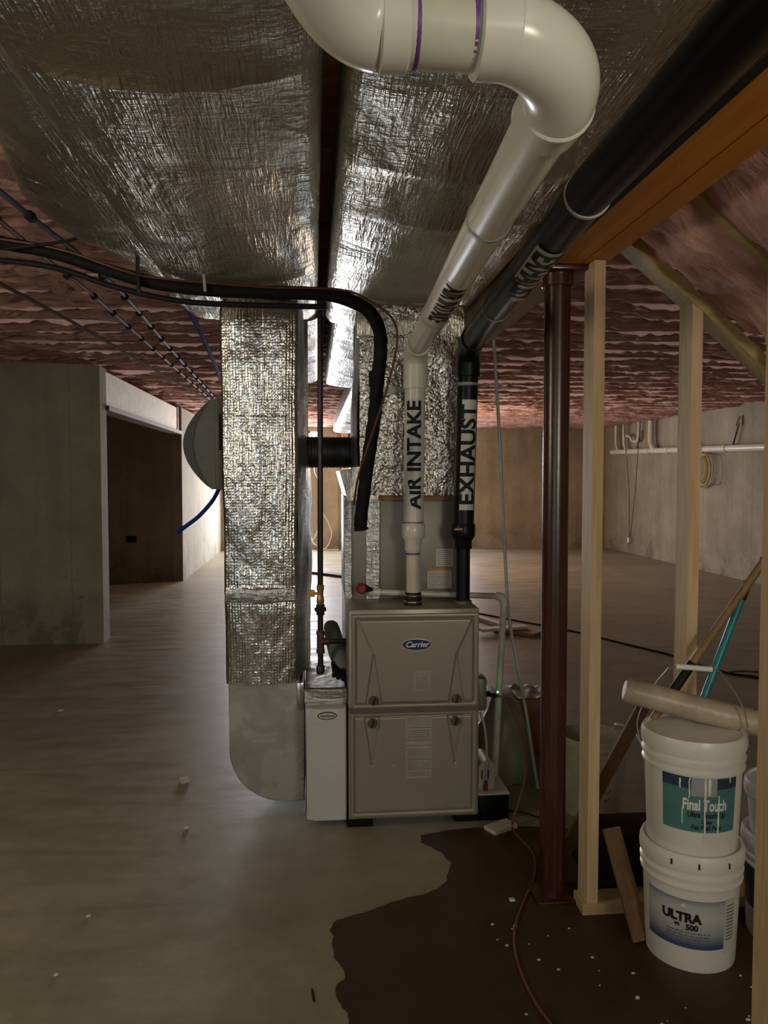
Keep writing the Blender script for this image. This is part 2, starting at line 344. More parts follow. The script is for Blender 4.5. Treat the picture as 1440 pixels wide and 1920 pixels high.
def smooth_path(pts, k=6):
    pts = [Vector(p) for p in pts]; P = [pts[0]] + pts + [pts[-1]]; out = []
    for i in range(1, len(P) - 2):
        a, b_, c, d = P[i - 1], P[i], P[i + 1], P[i + 2]
        for s in range(k):
            t = s / k
            out.append(0.5 * ((2 * b_) + (c - a) * t + (2 * a - 5 * b_ + 4 * c - d) * t * t + (3 * b_ - a - 3 * c + d) * t ** 3))
    out.append(pts[-1]); return out
def bend(p0, p1, p2, k=12):
    """quarter-like bend from p0 through corner p1 to p2"""
    p0, p1, p2 = Vector(p0), Vector(p1), Vector(p2); out = []
    c = 0.5523; a = p0 + (p1 - p0) * c; b_ = p2 + (p1 - p2) * c
    for i in range(k + 1):
        t = i / k; out.append(p0 * (1 - t) ** 3 + a * 3 * t * (1 - t) ** 2 + b_ * 3 * t * t * (1 - t) + p2 * t ** 3)
    return out
def ring(bm, p, d, r, h, n=24, bev=0.0):
    """short cylinder centred at p along d"""
    p = Vector(p); d = Vector(d).normalized()
    if bev: tube(bm, [p - d * h / 2, p - d * (h / 2 - bev), p + d * (h / 2 - bev), p + d * h / 2], [r - bev, r, r, r - bev], n)
    else: tube(bm, [p - d * h / 2, p + d * h / 2], r, n)
def lathe(bm, prof, c, n=48, closed=True):
    rings = []
    for r, z in prof:
        rings.append([bm.verts.new((c[0] + r * math.cos(2 * math.pi * k / n), c[1] + r * math.sin(2 * math.pi * k / n), c[2] + z)) for k in range(n)])
    for a, b_ in zip(rings, rings[1:]):
        for k in range(n): bm.faces.new((a[k], a[(k + 1) % n], b_[(k + 1) % n], b_[k]))
    if closed: bm.faces.new(rings[0]); bm.faces.new(rings[-1])
def prism(bm, outline, d0, d1, axis='Y'):
    """outline: 2-D points; extruded between d0 and d1 along axis"""
    def P3(a, b_, d): return {'Y': (a, d, b_), 'X': (d, a, b_), 'Z': (a, b_, d)}[axis]
    A = [bm.verts.new(P3(a, b_, d0)) for a, b_ in outline]; C = [bm.verts.new(P3(a, b_, d1)) for a, b_ in outline]
    bm.faces.new(A); bm.faces.new(C[::-1]); n = len(A)
    for i in range(n): bm.faces.new((A[i], A[(i + 1) % n], C[(i + 1) % n], C[i]))
def beam_box(bm, p0, p1, w, h, up=(0, 0, 1)):
    """rectangular bar from p0 to p1, w sideways, h along up"""
    p0, p1 = Vector(p0), Vector(p1); d = (p1 - p0).normalized(); s = d.cross(Vector(up)).normalized(); u = s.cross(d)
    vs = []
    for p in (p0, p1):
        for a, b_ in ((-1, -1), (1, -1), (1, 1), (-1, 1)): vs.append(bm.verts.new(p + s * a * w / 2 + u * b_ * h / 2))
    for q in ((0, 1, 2, 3), (7, 6, 5, 4), (0, 4, 5, 1), (1, 5, 6, 2), (2, 6, 7, 3), (3, 7, 4, 0)): bm.faces.new([vs[i] for i in q])
def BB(*a, **k):
    bm = bmesh.new(); beam_box(bm, *a, **k); return bm
def grid(bm, nx, ny, f, wrap=False):
    g = [[bm.verts.new(f(i / (nx - 1), j / (ny - 1))) for i in range(nx)] for j in range(ny)]
    for j in range(ny - 1):
        for i in range(nx - 1): bm.faces.new((g[j][i], g[j][i + 1], g[j + 1][i + 1], g[j + 1][i]))
    return g
def text_bm(body, size, fn, bold=0.0, shear=0.0, cuts=0.004, align='CENTER', spacing=1.0):
    """lettering as a thin mesh; fn maps (u, v) on the text plane to a world point"""
    cu = bpy.data.curves.new('lettering', 'FONT'); cu.body = body; cu.size = size; cu.offset = bold; cu.shear = shear
    cu.align_x = align; cu.align_y = 'CENTER'; cu.space_character = spacing; cu.resolution_u = 4
    o = bpy.data.objects.new('lettering', cu); COL.objects.link(o); bpy.context.view_layer.update()
    me = bpy.data.meshes.new_from_object(o.evaluated_get(bpy.context.evaluated_depsgraph_get()))
    bpy.data.objects.remove(o); bm = bmesh.new(); bm.from_mesh(me); bpy.data.meshes.remove(me)
    if cuts:
        for ax in (0, 1):
            lo = min(v.co[ax] for v in bm.verts); hi = max(v.co[ax] for v in bm.verts); x = lo + cuts
            while x < hi:
                no = Vector((1, 0, 0)) if ax == 0 else Vector((0, 1, 0))
                bmesh.ops.bisect_plane(bm, geom=bm.verts[:] + bm.edges[:] + bm.faces[:], plane_co=no * x, plane_no=no); x += cuts
    for v in bm.verts: v.co = Vector(fn(v.co.x, v.co.y))
    return bm
def patch_bm(u0, u1, v0, v1, fn, nu=24, nv=12):
    bm = bmesh.new(); grid(bm, nu, nv, lambda a, b_: fn(u0 + (u1 - u0) * a, v0 + (v1 - v0) * b_)); return bm
def nz(x, y, z=0.0): return noise.noise(Vector((x, y, z)))
def fbm(x, y, z=0.0, o=4): return noise.fractal(Vector((x, y, z)), 1.0, 2.0, o)

# ---------------------------------------------------------------- the setting
S = dict(kind='structure')
obj('floor', B(-8, 6.3, -3.2, 16, -0.15, 0), M['floor'], smooth=False, **S)
obj('ceiling', B(-8, 6.3, -3.2, 16, 2.72, 2.80), M['deck'], smooth=False, **S)
def wall_with_holes(name, x0, x1, y0, y1, z1, holes):
    bm = bmesh.new(); x = x0
    for a, b_, c, d in sorted(holes):
        box(bm, x, a, y0, y1, 0, z1)
        if c > 0: box(bm, a, b_, y0, y1, 0, c)
        box(bm, a, b_, y0, y1, d, z1); x = b_
    box(bm, x, x1, y0, y1, 0, z1)
    return obj(name, bm, M['wall'], smooth=False, **S)
wall_with_holes('wall_back', -8, 6.3, 15.8, 16.0, 2.72, [(-1.30, -0.13, 0, 2.25), (-0.10, 0.14, 1.72, 2.42), (0.66, 3.2, 0.4, 2.3)])
wall_with_holes('wall_front', -8, 6.3, -3.2, -3.0, 2.72, [(-3.1, -1.1, 0.7, 2.3), (0.95, 2.25, 1.15, 2.25)])
obj('wall_right', B(6.15, 6.35, -3.2, 16, 0, 2.72), M['wall'], smooth=False, **S)
obj('wall_left', B(-8.2, -8, -3.2, 16, 0, 2.72), M['wall'], smooth=False, **S)
obj('wall_left_near', B(-8, -1.92, 7.0, 7.2, 0, 2.47), M['wall'], smooth=False, **S)
bm = bmesh.new(); box(bm, -8, -1.86, 11.15, 11.35, 0, 2.47); box(bm, -2.06, -1.86, 11.35, 15.8, 0, 2.47)
obj('wall_left_far', bm, M['wall'], smooth=False, **S)
obj('trim_1', B(-1.925, -1.865, 6.985, 7.20, 0, 2.46, bev=0.004), M['wall'], smooth=False, **S)
obj('trim_2', B(-1.98, -1.88, 7.2, 10.95, 2.13, 2.44), M['house'], smooth=False, **S)
obj('trim_3', B(-2.0, -1.84, 7.2, 11.15, 2.085, 2.13), M['pinedark'], smooth=False, **S)
obj('trim_4', B(-1.98, -1.87, 10.9, 11.0, 2.13, 2.46), M['pinedark'], smooth=False, **S)
def window(name, x0, x1, z0, z1, y, mull=()):
    bm = bmesh.new(); t = 0.035
    box(bm, x0, x0 + t, y - 0.04, y + 0.04, z0, z1); box(bm, x1 - t, x1, y - 0.04, y + 0.04, z0, z1)
    box(bm, x0, x1, y - 0.04, y + 0.04, z0, z0 + t); box(bm, x0, x1, y - 0.04, y + 0.04, z1 - t, z1)
    for mx in mull: box(bm, mx - 0.03, mx + 0.03, y - 0.04, y + 0.04, z0, z1)
    o = obj(name, bm, M['frame'], smooth=False, **S)
    g = obj('pane', B(x0 + t, x1 - t, y - 0.004, y + 0.004, z0 + t, z1 - t), M['glass'], o, smooth=False)
    return o
window('door_1', -1.30, -0.13, 0.0, 2.25, 15.84, (-0.72,))
window('window_1', -0.10, 0.14, 1.72, 2.42, 15.84)
window('window_2', 0.66, 3.2, 0.4, 2.3, 15.84, (1.93,))
window('window_3', -3.1, -1.1, 0.7, 2.3, -3.04, (-2.1,))
window('window_4', 0.95, 2.25, 1.15, 2.25, -3.04)

# ceiling insulation: one batt per joist bay
GI = 'pink insulation batts filling the ceiling joist bays'
def joint_y(k, x):
    """wavy joint line between two neighbouring batts"""
    return 2.05 + k * 0.4064 + 0.045 * fbm(x * 1.1, k * 7.7, 0.3, 3) + 0.016 * nz(x * 6.0, k * 3.1, 4)
def batt(k, x0, x1):
    bm = bmesh.new(); nx = int((x1 - x0) / 0.024); ph = k * 5.37; ny = 19
    def f(a, b_):
        x = x0 + (x1 - x0) * a; ya = joint_y(k, x) + 0.003; yb = min(joint_y(k + 1, x) - 0.003, 15.79); ya = min(ya, 15.75); y = ya + (yb - ya) * b_; t = b_
        pil = 0.045 * (1 - abs(2 * t - 1) ** 7)
        warp = 0.6 * nz(x * 3, y * 3, ph + 4)
        cr = abs(nz(x * 1.3 + warp, y * 6.5 + warp, ph + 3)); fold = 0.030 * max(0, 0.16 - cr) / 0.16
        lump = 0.034 * fbm(x * 1.9 + warp, y * 4.5, ph, 4) + 0.014 * nz(x * 9, y * 16, ph) + 0.008 * nz(x * 27, y * 39, ph)
        return (x, y, min(max(2.562 - pil + fold - lump, 2.462), 2.69))
    grid(bm, nx, ny, f)
    r = bmesh.ops.extrude_edge_only(bm, edges=[e for e in bm.edges if e.is_boundary])
    for v in [e for e in r['geom'] if isinstance(e, bmesh.types.BMVert)]: v.co.z = 2.71
    return bm
ORD = ['first', 'second', 'third', 'fourth', 'fifth', 'sixth', 'seventh', 'eighth', 'ninth', 'tenth', 'eleventh', 'twelfth']
def batt_label(k):
    if k == 0: return 'pink ceiling insulation row just nearer the viewer than the red steel post'
    if k == 1: return 'pink ceiling insulation row directly above the top of the red steel post'
    if k <= 11: return ORD[k - 2] + ' pink ceiling insulation row beyond the red steel post'
    if k == 12: return 'pink ceiling insulation row directly above the near left concrete wall'
    if k <= 21: return ORD[k - 13] + ' pink ceiling insulation row beyond the near left concrete wall'
    if k == 22: return 'pink ceiling insulation row directly above the back of the shadowed left recess'
    if k <= 28: return ORD[k - 23] + ' pink ceiling insulation row beyond the shadowed left recess'
    return 'pink ceiling insulation row touching the far wall' if k == 33 else (ORD[32 - k] + ' pink ceiling insulation row in front of the one at the far wall')
for i in range(34):
    ob = obj('insulation_batt', batt(i, -7.9, 6.12), M['pink'], label=batt_label(i), cat='insulation', group=GI)
    bm = bmesh.new(); ph = i * 7.3; nx = int(13.8 / 0.020)
    def edge_f(a, b_):
        x = -7.8 + 13.8 * a; h = -0.002 + 0.036 * fbm(x * 2.6, ph, 1, 4) + 0.016 * nz(x * 17, ph, 2) + 0.006 * nz(x * 45, ph, 4)
        h = max(-0.03, min(0.050, h)); yy = joint_y(i, x) + 0.022 + 0.012 * nz(x * 5, ph, 5)
        return (x, yy - 0.020 * b_ + 0.014 * nz(x * 17, ph, b_), 2.522 - (0.018 + h) * b_)
    grid(bm, nx, 4, edge_f); obj('loose_edge', bm, M['fluff'], ob)

# ---------------------------------------------------------------- foil wrapped ducts
def trunk(x0f, x1f, y0, y1, zb, seams, seed, ztop=2.462, step=0.03, sag=0.02, rad=0.05, mat='foil', dips=()):
    bm = bmesh.new(); ny = int((y1 - y0) / step) + 1; prev = None; nb = 44
    for j in range(ny + 1):
        y = y0 + (y1 - y0) * j / ny; x0 = x0f(y); x1 = x1f(y); lipz = 0
        for s in seams:
            d = y - s - 0.03 * math.sin(x0 * 5 + seed)
            if d < 0: lipz += 0.030 * math.exp(d / 0.10)
            lipz += 0.010 * math.exp(-(d / 0.012) ** 2)
        ringp = []
        prof = [(x0, ztop), (x0, zb + rad)]
        prof += [(x0 + rad * (1 - math.cos(t)), zb + rad * (1 - math.sin(t))) for t in (0.4, 0.8, 1.2)]
        for k in range(nb):
            u = k / (nb - 1); x = x0 + rad + (x1 - x0 - 2 * rad) * u
            z = zb - sag * math.sin(math.pi * u) ** 0.7 - lipz * (0.3 + 0.7 * math.sin(math.pi * u)) + 0.007 * fbm(x * 3, y * 3, seed, 4) + 0.003 * nz(x * 22, y * 5, seed)
            prof.append((x, z))
        prof += [(x1 - rad * (1 - math.cos(t)), zb + rad * (1 - math.sin(t))) for t in (1.2, 0.8, 0.4)]
        prof += [(x1, zb + rad), (x1, ztop)]
        cur = [bm.verts.new((x, y, z)) for x, z in prof]
        if prev:
            n = len(cur)
            for k in range(n): bm.faces.new((prev[k], prev[(k + 1) % n], cur[(k + 1) % n], cur[k]))
        else: bm.faces.new(cur)
        prev = cur
    bm.faces.new(prev[::-1]); return bm
K = lambda c: (lambda y: c)
t = T('foil_wrapped_duct', (-0.28, 1.2, 2.25), 'large foil-wrapped duct on the left of the dark slot, overhead', 'duct')
obj('duct_body', trunk(K(-0.60), K(0.022), -1.2, 3.86, 2.262, [1.56, 3.02, 0.4], 1), M['foil'], t)
def lobe_edge(y):
    pts = [(-1.2, -0.80), (1.2, -0.80), (2.1, -0.84), (2.7, -0.97), (2.95, -0.90), (3.15, -0.76), (3.35, -0.70), (3.85, -0.68)]
    for (a, xa), (b_, xb) in zip(pts, pts[1:]):
        if a <= y <= b_: return xa + (xb - xa) * (y - a) / (b_ - a)
    return -0.68
bm = bmesh.new()
def lobe(a, b_):
    y = -1.2 + 5.05 * b_; xe = lobe_edge(y) ; xo = -0.585
    th = a * math.pi / 2; x = xo + (xe - xo) * math.sin(th); z = 2.262 + 0.02 + (2.455 - 2.28) * (1 - math.cos(th))
    return (x, y, z + 0.02 * fbm(x * 6, y * 4, 3) * math.sin(a * 3.14))
grid(bm, 16, 150, lobe)
r_ = bmesh.ops.extrude_edge_only(bm, edges=[e for e in bm.edges if e.is_boundary])
for v in [e for e in r_['geom'] if isinstance(e, bmesh.types.BMVert)]: v.co.z = 2.46
obj('side_wrap', bm, M['foil'], t)
t = T('foil_wrapped_duct', (0.4, 1.2, 2.25), 'large foil-wrapped duct on the right of the dark slot, above the white intake pipe', 'duct')
obj('duct_body', trunk(K(0.064), K(0.74), -1.2, 3.95, 2.262, [1.95, 2.3, 3.25], 2), M['foil'], t)
obj('side_wrap', B(0.66, 0.74, -1.2, 3.9, 2.30, 2.46, bev=0.02), M['foil'], t)
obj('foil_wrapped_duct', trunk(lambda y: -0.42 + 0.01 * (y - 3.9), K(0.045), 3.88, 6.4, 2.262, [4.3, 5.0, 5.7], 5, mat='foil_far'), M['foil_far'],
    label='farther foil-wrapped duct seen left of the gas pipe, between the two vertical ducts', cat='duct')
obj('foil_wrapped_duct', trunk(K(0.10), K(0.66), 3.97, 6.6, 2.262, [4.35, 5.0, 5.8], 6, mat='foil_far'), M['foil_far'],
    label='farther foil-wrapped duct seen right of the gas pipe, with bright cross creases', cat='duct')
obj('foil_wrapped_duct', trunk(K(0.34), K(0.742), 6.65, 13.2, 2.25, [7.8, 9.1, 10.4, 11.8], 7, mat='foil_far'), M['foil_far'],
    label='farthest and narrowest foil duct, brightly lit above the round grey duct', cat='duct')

# return drop wrapped in bubble foil
t = T('return_air_duct', (-0.23, 3.58, 0.04), 'vertical duct wrapped in bubbly silver foil left of the gas pipe, bare metal elbow below', 'duct')
bm = bmesh.new()
def dropf(a, b_):
    z = 0.575 + (2.245 - 0.575) * b_; x = -0.385 + 0.31 * a
    lip = 0.012 * math.exp(-((z - 0.985) / 0.012) ** 2) - 0.004 * math.exp(-((z - 0.96) / 0.03) ** 2)
    bul = -0.028 * math.sin(math.pi * a) ** 0.5 - 0.008 * fbm(x * 9, z * 3, 4)
    top = 0.03 * max(0, (z - 2.16) / 0.08) ** 2
    col = math.floor((x + 0.5) / 0.0125); bub = 0.0011 * math.cos(2 * math.pi * (x + 0.5) / 0.0125) + 0.0009 * math.cos(2 * math.pi * (x + 0.5) / 0.0125) * math.cos(2 * math.pi * (z / 0.013 + 0.5 * col + 0.8 * nz(col * 7.3, z * 9))) + 0.0008 * nz(x * 70, z * 60, 1)
    return (x - 0.012 * (z - 0.575) * (0.6 - a) - 0.010 * nz(z * 2.2, 3) * (1 if a < 0.5 else -1), 3.385 + bul + top - lip * 0.6 - bub, z)
g = grid(bm, 90, 420, dropf)
obj('front_wrap', bm, M['bubble'], t, ang=180)
bm = bmesh.new()
def dropr(a, b_):
    z = 0.60 + (2.25 - 0.60) * b_; y = 3.385 + 0.40 * a
    xr = -0.075 + 0.045 * math.sin(min(1, a * 1.3) * 1.57) + 0.02 * math.sin(z * 2.4 - 1) * a
    x = xr + 0.010 * fbm(y * 4, z * 3, 8)
    return (x, y, z - 0.03 * a)
grid(bm, 14, 80, dropr)
grid(bm, 2, 2, lambda a, b_: (-0.385, 3.385 + 0.4 * a, 0.575 + 1.67 * b_))
grid(bm, 2, 2, lambda a, b_: (-0.385 + 0.36 * a, 3.785, 0.575 + 1.67 * b_))
obj('side_wrap', bm, M['foilside'], t)
bm = bmesh.new()
grid(bm, 24, 6, lambda a, b_: (-0.380 + 0.30 * a, 3.352 - 0.012 * math.sin(math.pi * a) ** 0.5 - 0.004 * math.sin(b_ * 3.14) - 0.003 * nz(a * 12, b_ * 3), 0.935 + 0.06 * b_ + 0.004 * math.sin(a * 9)))
obj('seam_tape', bm, M['tape'], t)
bm = bmesh.new()
for k in range(17):
    if k % 6 == 4: continue
    x = -0.345 + k * 0.015; box(bm, x, x + 0.009, 3.349, 3.351, 1.742, 1.747)
obj('stitching', bm, M['pexred'], t, kind='stuff')
bm = bmesh.new(); rr = 0.24
out = [(-0.375, 0.585), (-0.375, 0.04 + rr)] + [(-0.375 + rr * (1 - math.cos(R(d))), 0.04 + rr * (1 - math.sin(R(d)))) for d in range(10, 91, 10)] + [(-0.045, 0.04), (-0.045, 0.45), (-0.05, 0.53), (-0.068, 0.585)]
prism(bm, out, 3.388, 3.80, 'Y')
bmesh.ops.bevel(bm, geom=[e for e in bm.edges if abs(e.verts[0].co.y - e.verts[1].co.y) < 1e-5 and e.verts[0].co.y < 3.39], offset=0.004, segments=1, affect='EDGES')
obj('elbow', bm, M['galv'], t, ang=25)
obj('side_flange', B(-0.078, -0.045, 3.375, 3.80, 0.455, 0.575, bev=0.004), M['steel'], t)
bm = bmesh.new()
for k in range(16):
    box(bm, -0.060, -0.054, 3.380, 3.39, 0.06 + k * 0.026, 0.068 + k * 0.026)
obj('seam_rivets', bm, M['steel'], t)

# bypass humidifier
t = T('humidifier', (-0.47, 3.65, 1.42), 'grey dome-shaped humidifier mounted on the left side of the vertical foil duct', 'humidifier')
obj('back_plate', B(-0.432, -0.386, 3.46, 3.86, 1.425, 1.830, bev=0.004), M['humid'], t)
arc = [(-0.433, 1.828)] + [(-0.452 - 0.126 * math.sin(math.pi * (k / 20)) ** 0.82, 1.826 - 0.40 * (k / 20)) for k in range(21)] + [(-0.433, 1.427)]
bm = bmesh.new(); prism(bm, arc, 3.50, 3.84, 'Y'); obj('cover', bm, M['humid_dark'], t)
arc2 = [(-0.433, 1.824)] + [(-0.450 - 0.075 * math.sin(math.pi * (k / 20)) ** 0.85, 1.822 - 0.392 * (k / 20)) for k in range(21)] + [(-0.433, 1.431)]
bm = bmesh.new(); prism(bm, arc2, 3.470, 3.502, 'Y'); obj('front_panel', bm, M['humid'], t)
bm = bmesh.new(); ring(bm, (-0.578, 3.67, 1.625), (1, 0, 0), 0.02, 0.02, 20, 0.004); obj('nozzle', bm, M['humid_dark'], t)
obj('latch', B(-0.415, -0.405, 3.45, 3.465, 1.60, 1.76, bev=0.002), M['ink'], t)
obj('drain_tube', Tb(smooth_path([(-0.44, 3.66, 1.43), (-0.47, 3.64, 1.37), (-0.53, 3.62, 1.30), (-0.60, 3.60, 1.245), (-0.625, 3.60, 1.225)], 5), 0.0095, 12), M['bluetube'],
    label='short dark blue tube hanging below the grey humidifier', cat='tube')
obj('blue_pipe', Tb(smooth_path([(-0.60, 3.2, 2.38), (-0.615, 3.7, 2.32), (-0.63, 4.3, 2.31), (-0.66, 4.9, 2.30), (-0.72, 5.8, 2.31), (-0.81, 6.9, 2.34), (-0.9, 8.2, 2.44)], 6), 0.014, 10), M['bluetube'],
    label='bright blue pipe descending beside the left foil duct behind the black lines', cat='pipe')

# round grey connecting duct
bm = bmesh.new(); pts = []; rs = []
for k in range(97):
    x = -0.045 + 0.275 * k / 96; pts.append((x, 3.72, 1.60)); rs.append(0.0745 + 0.0014 * math.sin(k * 2 * math.pi / 6))
tube(bm, pts, rs, 32)
obj('round_duct', bm, M['darkgrey'], label='round dark grey ribbed duct joining the two vertical foil ducts', cat='duct')

# supply plenum and coil case
t = T('supply_plenum', (0.44, 3.7, 1.42), 'foil-wrapped supply plenum above the furnace behind the intake and exhaust pipes', 'duct')
bm = bmesh.new()
def plenf(a, b_):
    q = a * 0.455; z = b_ * 0.85; wv = 0.5 * nz(q * 9, z * 9, 1)
    cr = abs(nz(q * 105 + z * 24 + wv, z * 55 - q * 16 + wv, 3)) + 0.6 * abs(nz(q * 48 - z * 34 + wv, z * 38 + q * 24, 5))
    return (0.205 + q, 3.436 - 0.018 * math.sin(math.pi * a) ** 0.5 + 0.012 * fbm(a * 4, b_ * 6, 2) - 0.0050 * cr, 1.40 + z)
grid(bm, 190, 350, plenf)
obj('front_wrap', bm, M['bubble_crumpled'], t, ang=180)
bm = bmesh.new()
grid(bm, 10, 50, lambda a, b_: (0.205 - 0.015 * math.sin(3.14 * a) - 0.012 * math.sin(b_ * 5), 3.445 + 0.5 * a, 1.42 + 0.83 * b_))
grid(bm, 2, 2, lambda a, b_: (0.66, 3.445 + 0.5 * a, 1.42 + 0.83 * b_)); grid(bm, 2, 2, lambda a, b_: (0.205 + 0.455 * a, 3.945, 1.42 + 0.83 * b_))
obj('side_wrap', bm, M['foilside'], t)
bm = bmesh.new()
out = [(0.115, 1.51), (0.215, 1.53), (0.29, 1.44), (0.29, 1.385), (0.15, 1.375), (0.140, 1.42)]
prism(bm, out, 3.43, 3.95, 'Y'); obj('corner_flap', bm, M['foil'], t)
obj('top_collar', B(0.19, 0.68, 3.42, 3.46, 2.10, 2.25, bev=0.012), M['foil'], t)
obj('band', B(0.24, 0.42, 3.405, 3.412, 1.855, 1.88), M['greyband'], t)

t = T('coil_cabinet', (0.415, 3.7, 0.925), 'grey metal coil cabinet with foil tape seams standing on top of the furnace', 'cabinet')
obj('case', B(0.142, 0.680, 3.46, 3.98, 0.927, 1.395, bev=0.003), M['greymetal'], t)
obj('front_panel', B(0.300, 0.676, 3.452, 3.462, 0.93, 1.372, bev=0.002), M['greymetal'], t)
obj('top_strip', B(0.290, 0.63, 3.444, 3.456, 1.376, 1.402, bev=0.002), M['cardboard'], t)
for x0, x1 in ((0.138, 0.168), (0.236, 0.294)):
    bm = bmesh.new()
    grid(bm, 8, 40, lambda a, b_: (x0 + (x1 - x0) * a + 0.003 * nz(b_ * 7, x0), 3.450 - 0.002 * abs(nz(a * 4, b_ * 30)), 0.932 + 0.46 * b_)); obj('foil_tape', bm, M['tape'], t)
def lines(bm, x0, x1, z0, z1, y, n, rnd, mi=1):
    h = (z1 - z0) / n
    for k in range(n):
        z = z0 + h * k; x = x0
        while x < x1 - 0.003:
            L = min(rnd.uniform(0.004, 0.016), x1 - x); box(bm, x, x + L, y - 0.0003, y, z + h * 0.3, z + h * 0.65, mi=mi); x += L + 0.0025
def flat_label(name, x0, x1, z0, z1, y, parent, base, n, seed, strip=None, label=None):
    bm = bmesh.new(); box(bm, x0, x1, y - 0.0008, y, z0, z1)
    if strip: box(bm, x0, x1, y - 0.0012, y - 0.0008, z1 - 0.012, z1, mi=2)
    lines(bm, x0 + 0.005, x1 - 0.005, z0 + 0.004, z1 - (0.016 if strip else 0.005), y - 0.0009, n, random.Random(seed))
    return obj(name, bm, [base, M['inkgrey'], strip or base], parent, smooth=False, label=label)
flat_label('label_sheet', 0.515, 0.625, 0.975, 1.065, 3.451, t, M['sticker'], 9, 1, M['orangelab'], 'white sheet with an orange top strip')
flat_label('label_sheet', 0.555, 0.632, 1.075, 1.155, 3.451, t, M['sticker'], 8, 2)
obj('pvc_riser', Tb([(0.712, 3.62, 0.93), (0.712, 3.62, 2.06), (0.712, 3.62, 2.24)], 0.011, 12), M['pvcold'], label='thin off-white pipe rising directly behind the black exhaust pipe', cat='pipe')

# ---------------------------------------------------------------- furnace
FX0, FX1, FY = 0.142, 0.692, 3.165
t = T('furnace', (0.417, 3.5, 0.045), 'taupe metal gas furnace with two front panels and a blue oval badge', 'furnace')
obj('cabinet', B(FX0, FX1, FY, 3.90, 0.045, 0.930, bev=0.004), M['furnace'], t)
def panel(x0, x1, z0, z1, up):
    W = x1 - x0; H = z1 - z0; nx, ny = 190, 150; bm = bmesh.new()
    def sm(e0, e1, x):
        q = max(0, min(1, (x - e0) / (e1 - e0))); return q * q * (3 - 2 * q)
    def f(a, b_):
        x = a * W; z = b_ * H; d = min(x, W - x, z, H - z)
        h = 0.014 * sm(0, 0.003, d)
        h -= 0.007 * math.exp(-((d - 0.019) / 0.0032) ** 2)              # border groove
        mx = min(x, W - x)                                             # mirrored half
        if up: s = z                                                   # grips stand on the lower edge
        else: s = H - z
        cx = 0.092 - 0.000 * s; hw = 0.031 * max(0.0, 1 - (s - 0.02) / 0.205)
        if 0.02 < s < 0.225:
            dd = abs(mx - cx) - hw
            h -= 0.005 * math.exp(-(dd / 0.0028) ** 2)
            if dd < 0: h -= 0.0035 * sm(0, 0.006, -dd)
        # faceted crease from the top corner to the grip tip
        if up and s > 0.225:
            xl = 0.030 + (cx - 0.030) * (H - 0.03 - s) / (H - 0.03 - 0.225)
            h += 0.004 * sm(-0.004, 0.004, mx - xl) * sm(0.02, 0.03, d)
        elif up: h += 0.004 * sm(-0.002, 0.004, mx - cx - hw) * sm(0.02, 0.03, d)
        return (x0 + x, FY - 0.001 - h, z0 + z)
    grid(bm, nx, ny, f); return bm
def knob(x, z, par):
    bm = bmesh.new(); ring(bm, (x, FY - 0.018, z), (0, 1, 0), 0.0195, 0.018, 28, 0.003); k = obj('knob', bm, M['knob'], par)
    bm = bmesh.new(); beam_box(bm, (x - 0.004, FY - 0.030, z - 0.013), (x + 0.004, FY - 0.030, z + 0.013), 0.006, 0.005, (0, 1, 0)); obj('knob_grip', bm, M['ink'], k)
up_d = obj('upper_panel', panel(FX0 + 0.012, FX1 - 0.006, 0.518, 0.912, True), M['furnace'], t, ang=60)
lo_d = obj('lower_panel', panel(FX0 + 0.006, FX1 - 0.010, 0.058, 0.500, False), M['furnace'], t, ang=60)
for x in (FX0 + 0.104, FX1 - 0.098): knob(x, 0.553, t)
for x in (FX0 + 0.098, FX1 - 0.102): knob(x, 0.458, t)
obj('seam_strip', B(FX0, FX1, FY - 0.006, FY, 0.5, 0.518), M['furnace_dark'], t, smooth=False)
YB = FY - 0.0185
def ell(bm, cx, cz, a, b_, y0, y1, n=48): prism(bm, [(cx + a * math.cos(2 * math.pi * k / n), cz + b_ * math.sin(2 * math.pi * k / n)) for k in range(n)], y0, y1, 'Y')
bcx, bcz = 0.425, 0.785
bm = bmesh.new(); ell(bm, bcx, bcz, 0.062, 0.0255, YB - 0.002, YB + 0.002); bd = obj('badge', bm, M['steel'], t)
bm = bmesh.new(); ell(bm, bcx, bcz, 0.0585, 0.0222, YB - 0.0035, YB - 0.0015); obj('badge_face', bm, M['blue'], bd, label='blue oval face')
obj('badge_lettering', text_bm('Carrier', 0.032, lambda u, v: (bcx + u, YB - 0.0042, bcz + v), 0.0007, 0.28, 0), M['white'], bd)
flat_label('label_sheet', 0.414, 0.481, 0.592, 0.672, YB, t, M['greylabel'], 12, 5)
secs = [(0.418, 0.478), (0.368, 0.412), (0.335, 0.362), (0.278, 0.330), (0.240, 0.272)]
bm = bmesh.new(); box(bm, 0.380, 0.488, YB + 0.0030, YB + 0.0042, 0.218, 0.482); rnd = random.Random(4)
for z0, z1 in ((0.440, 0.476), (0.384, 0.425), (0.300, 0.345), (0.260, 0.292), (0.226, 0.250)): lines(bm, 0.386, 0.482, z0, z1, YB + 0.0029, 5, rnd)
for z in (0.432, 0.378, 0.356, 0.296, 0.255): box(bm, 0.382, 0.486, YB + 0.0026, YB + 0.003, z, z + 0.003, mi=1)
obj('instruction_label', bm, [M['greylabel'], M['inkgrey']], t, smooth=False, label='tall grey instruction label')
bm = bmesh.new(); ring(bm, (0.333, FY - 0.016, 0.272), (0, 1, 0), 0.008, 0.006, 16, 0.001); obj('screw', bm, M['steel'], t)
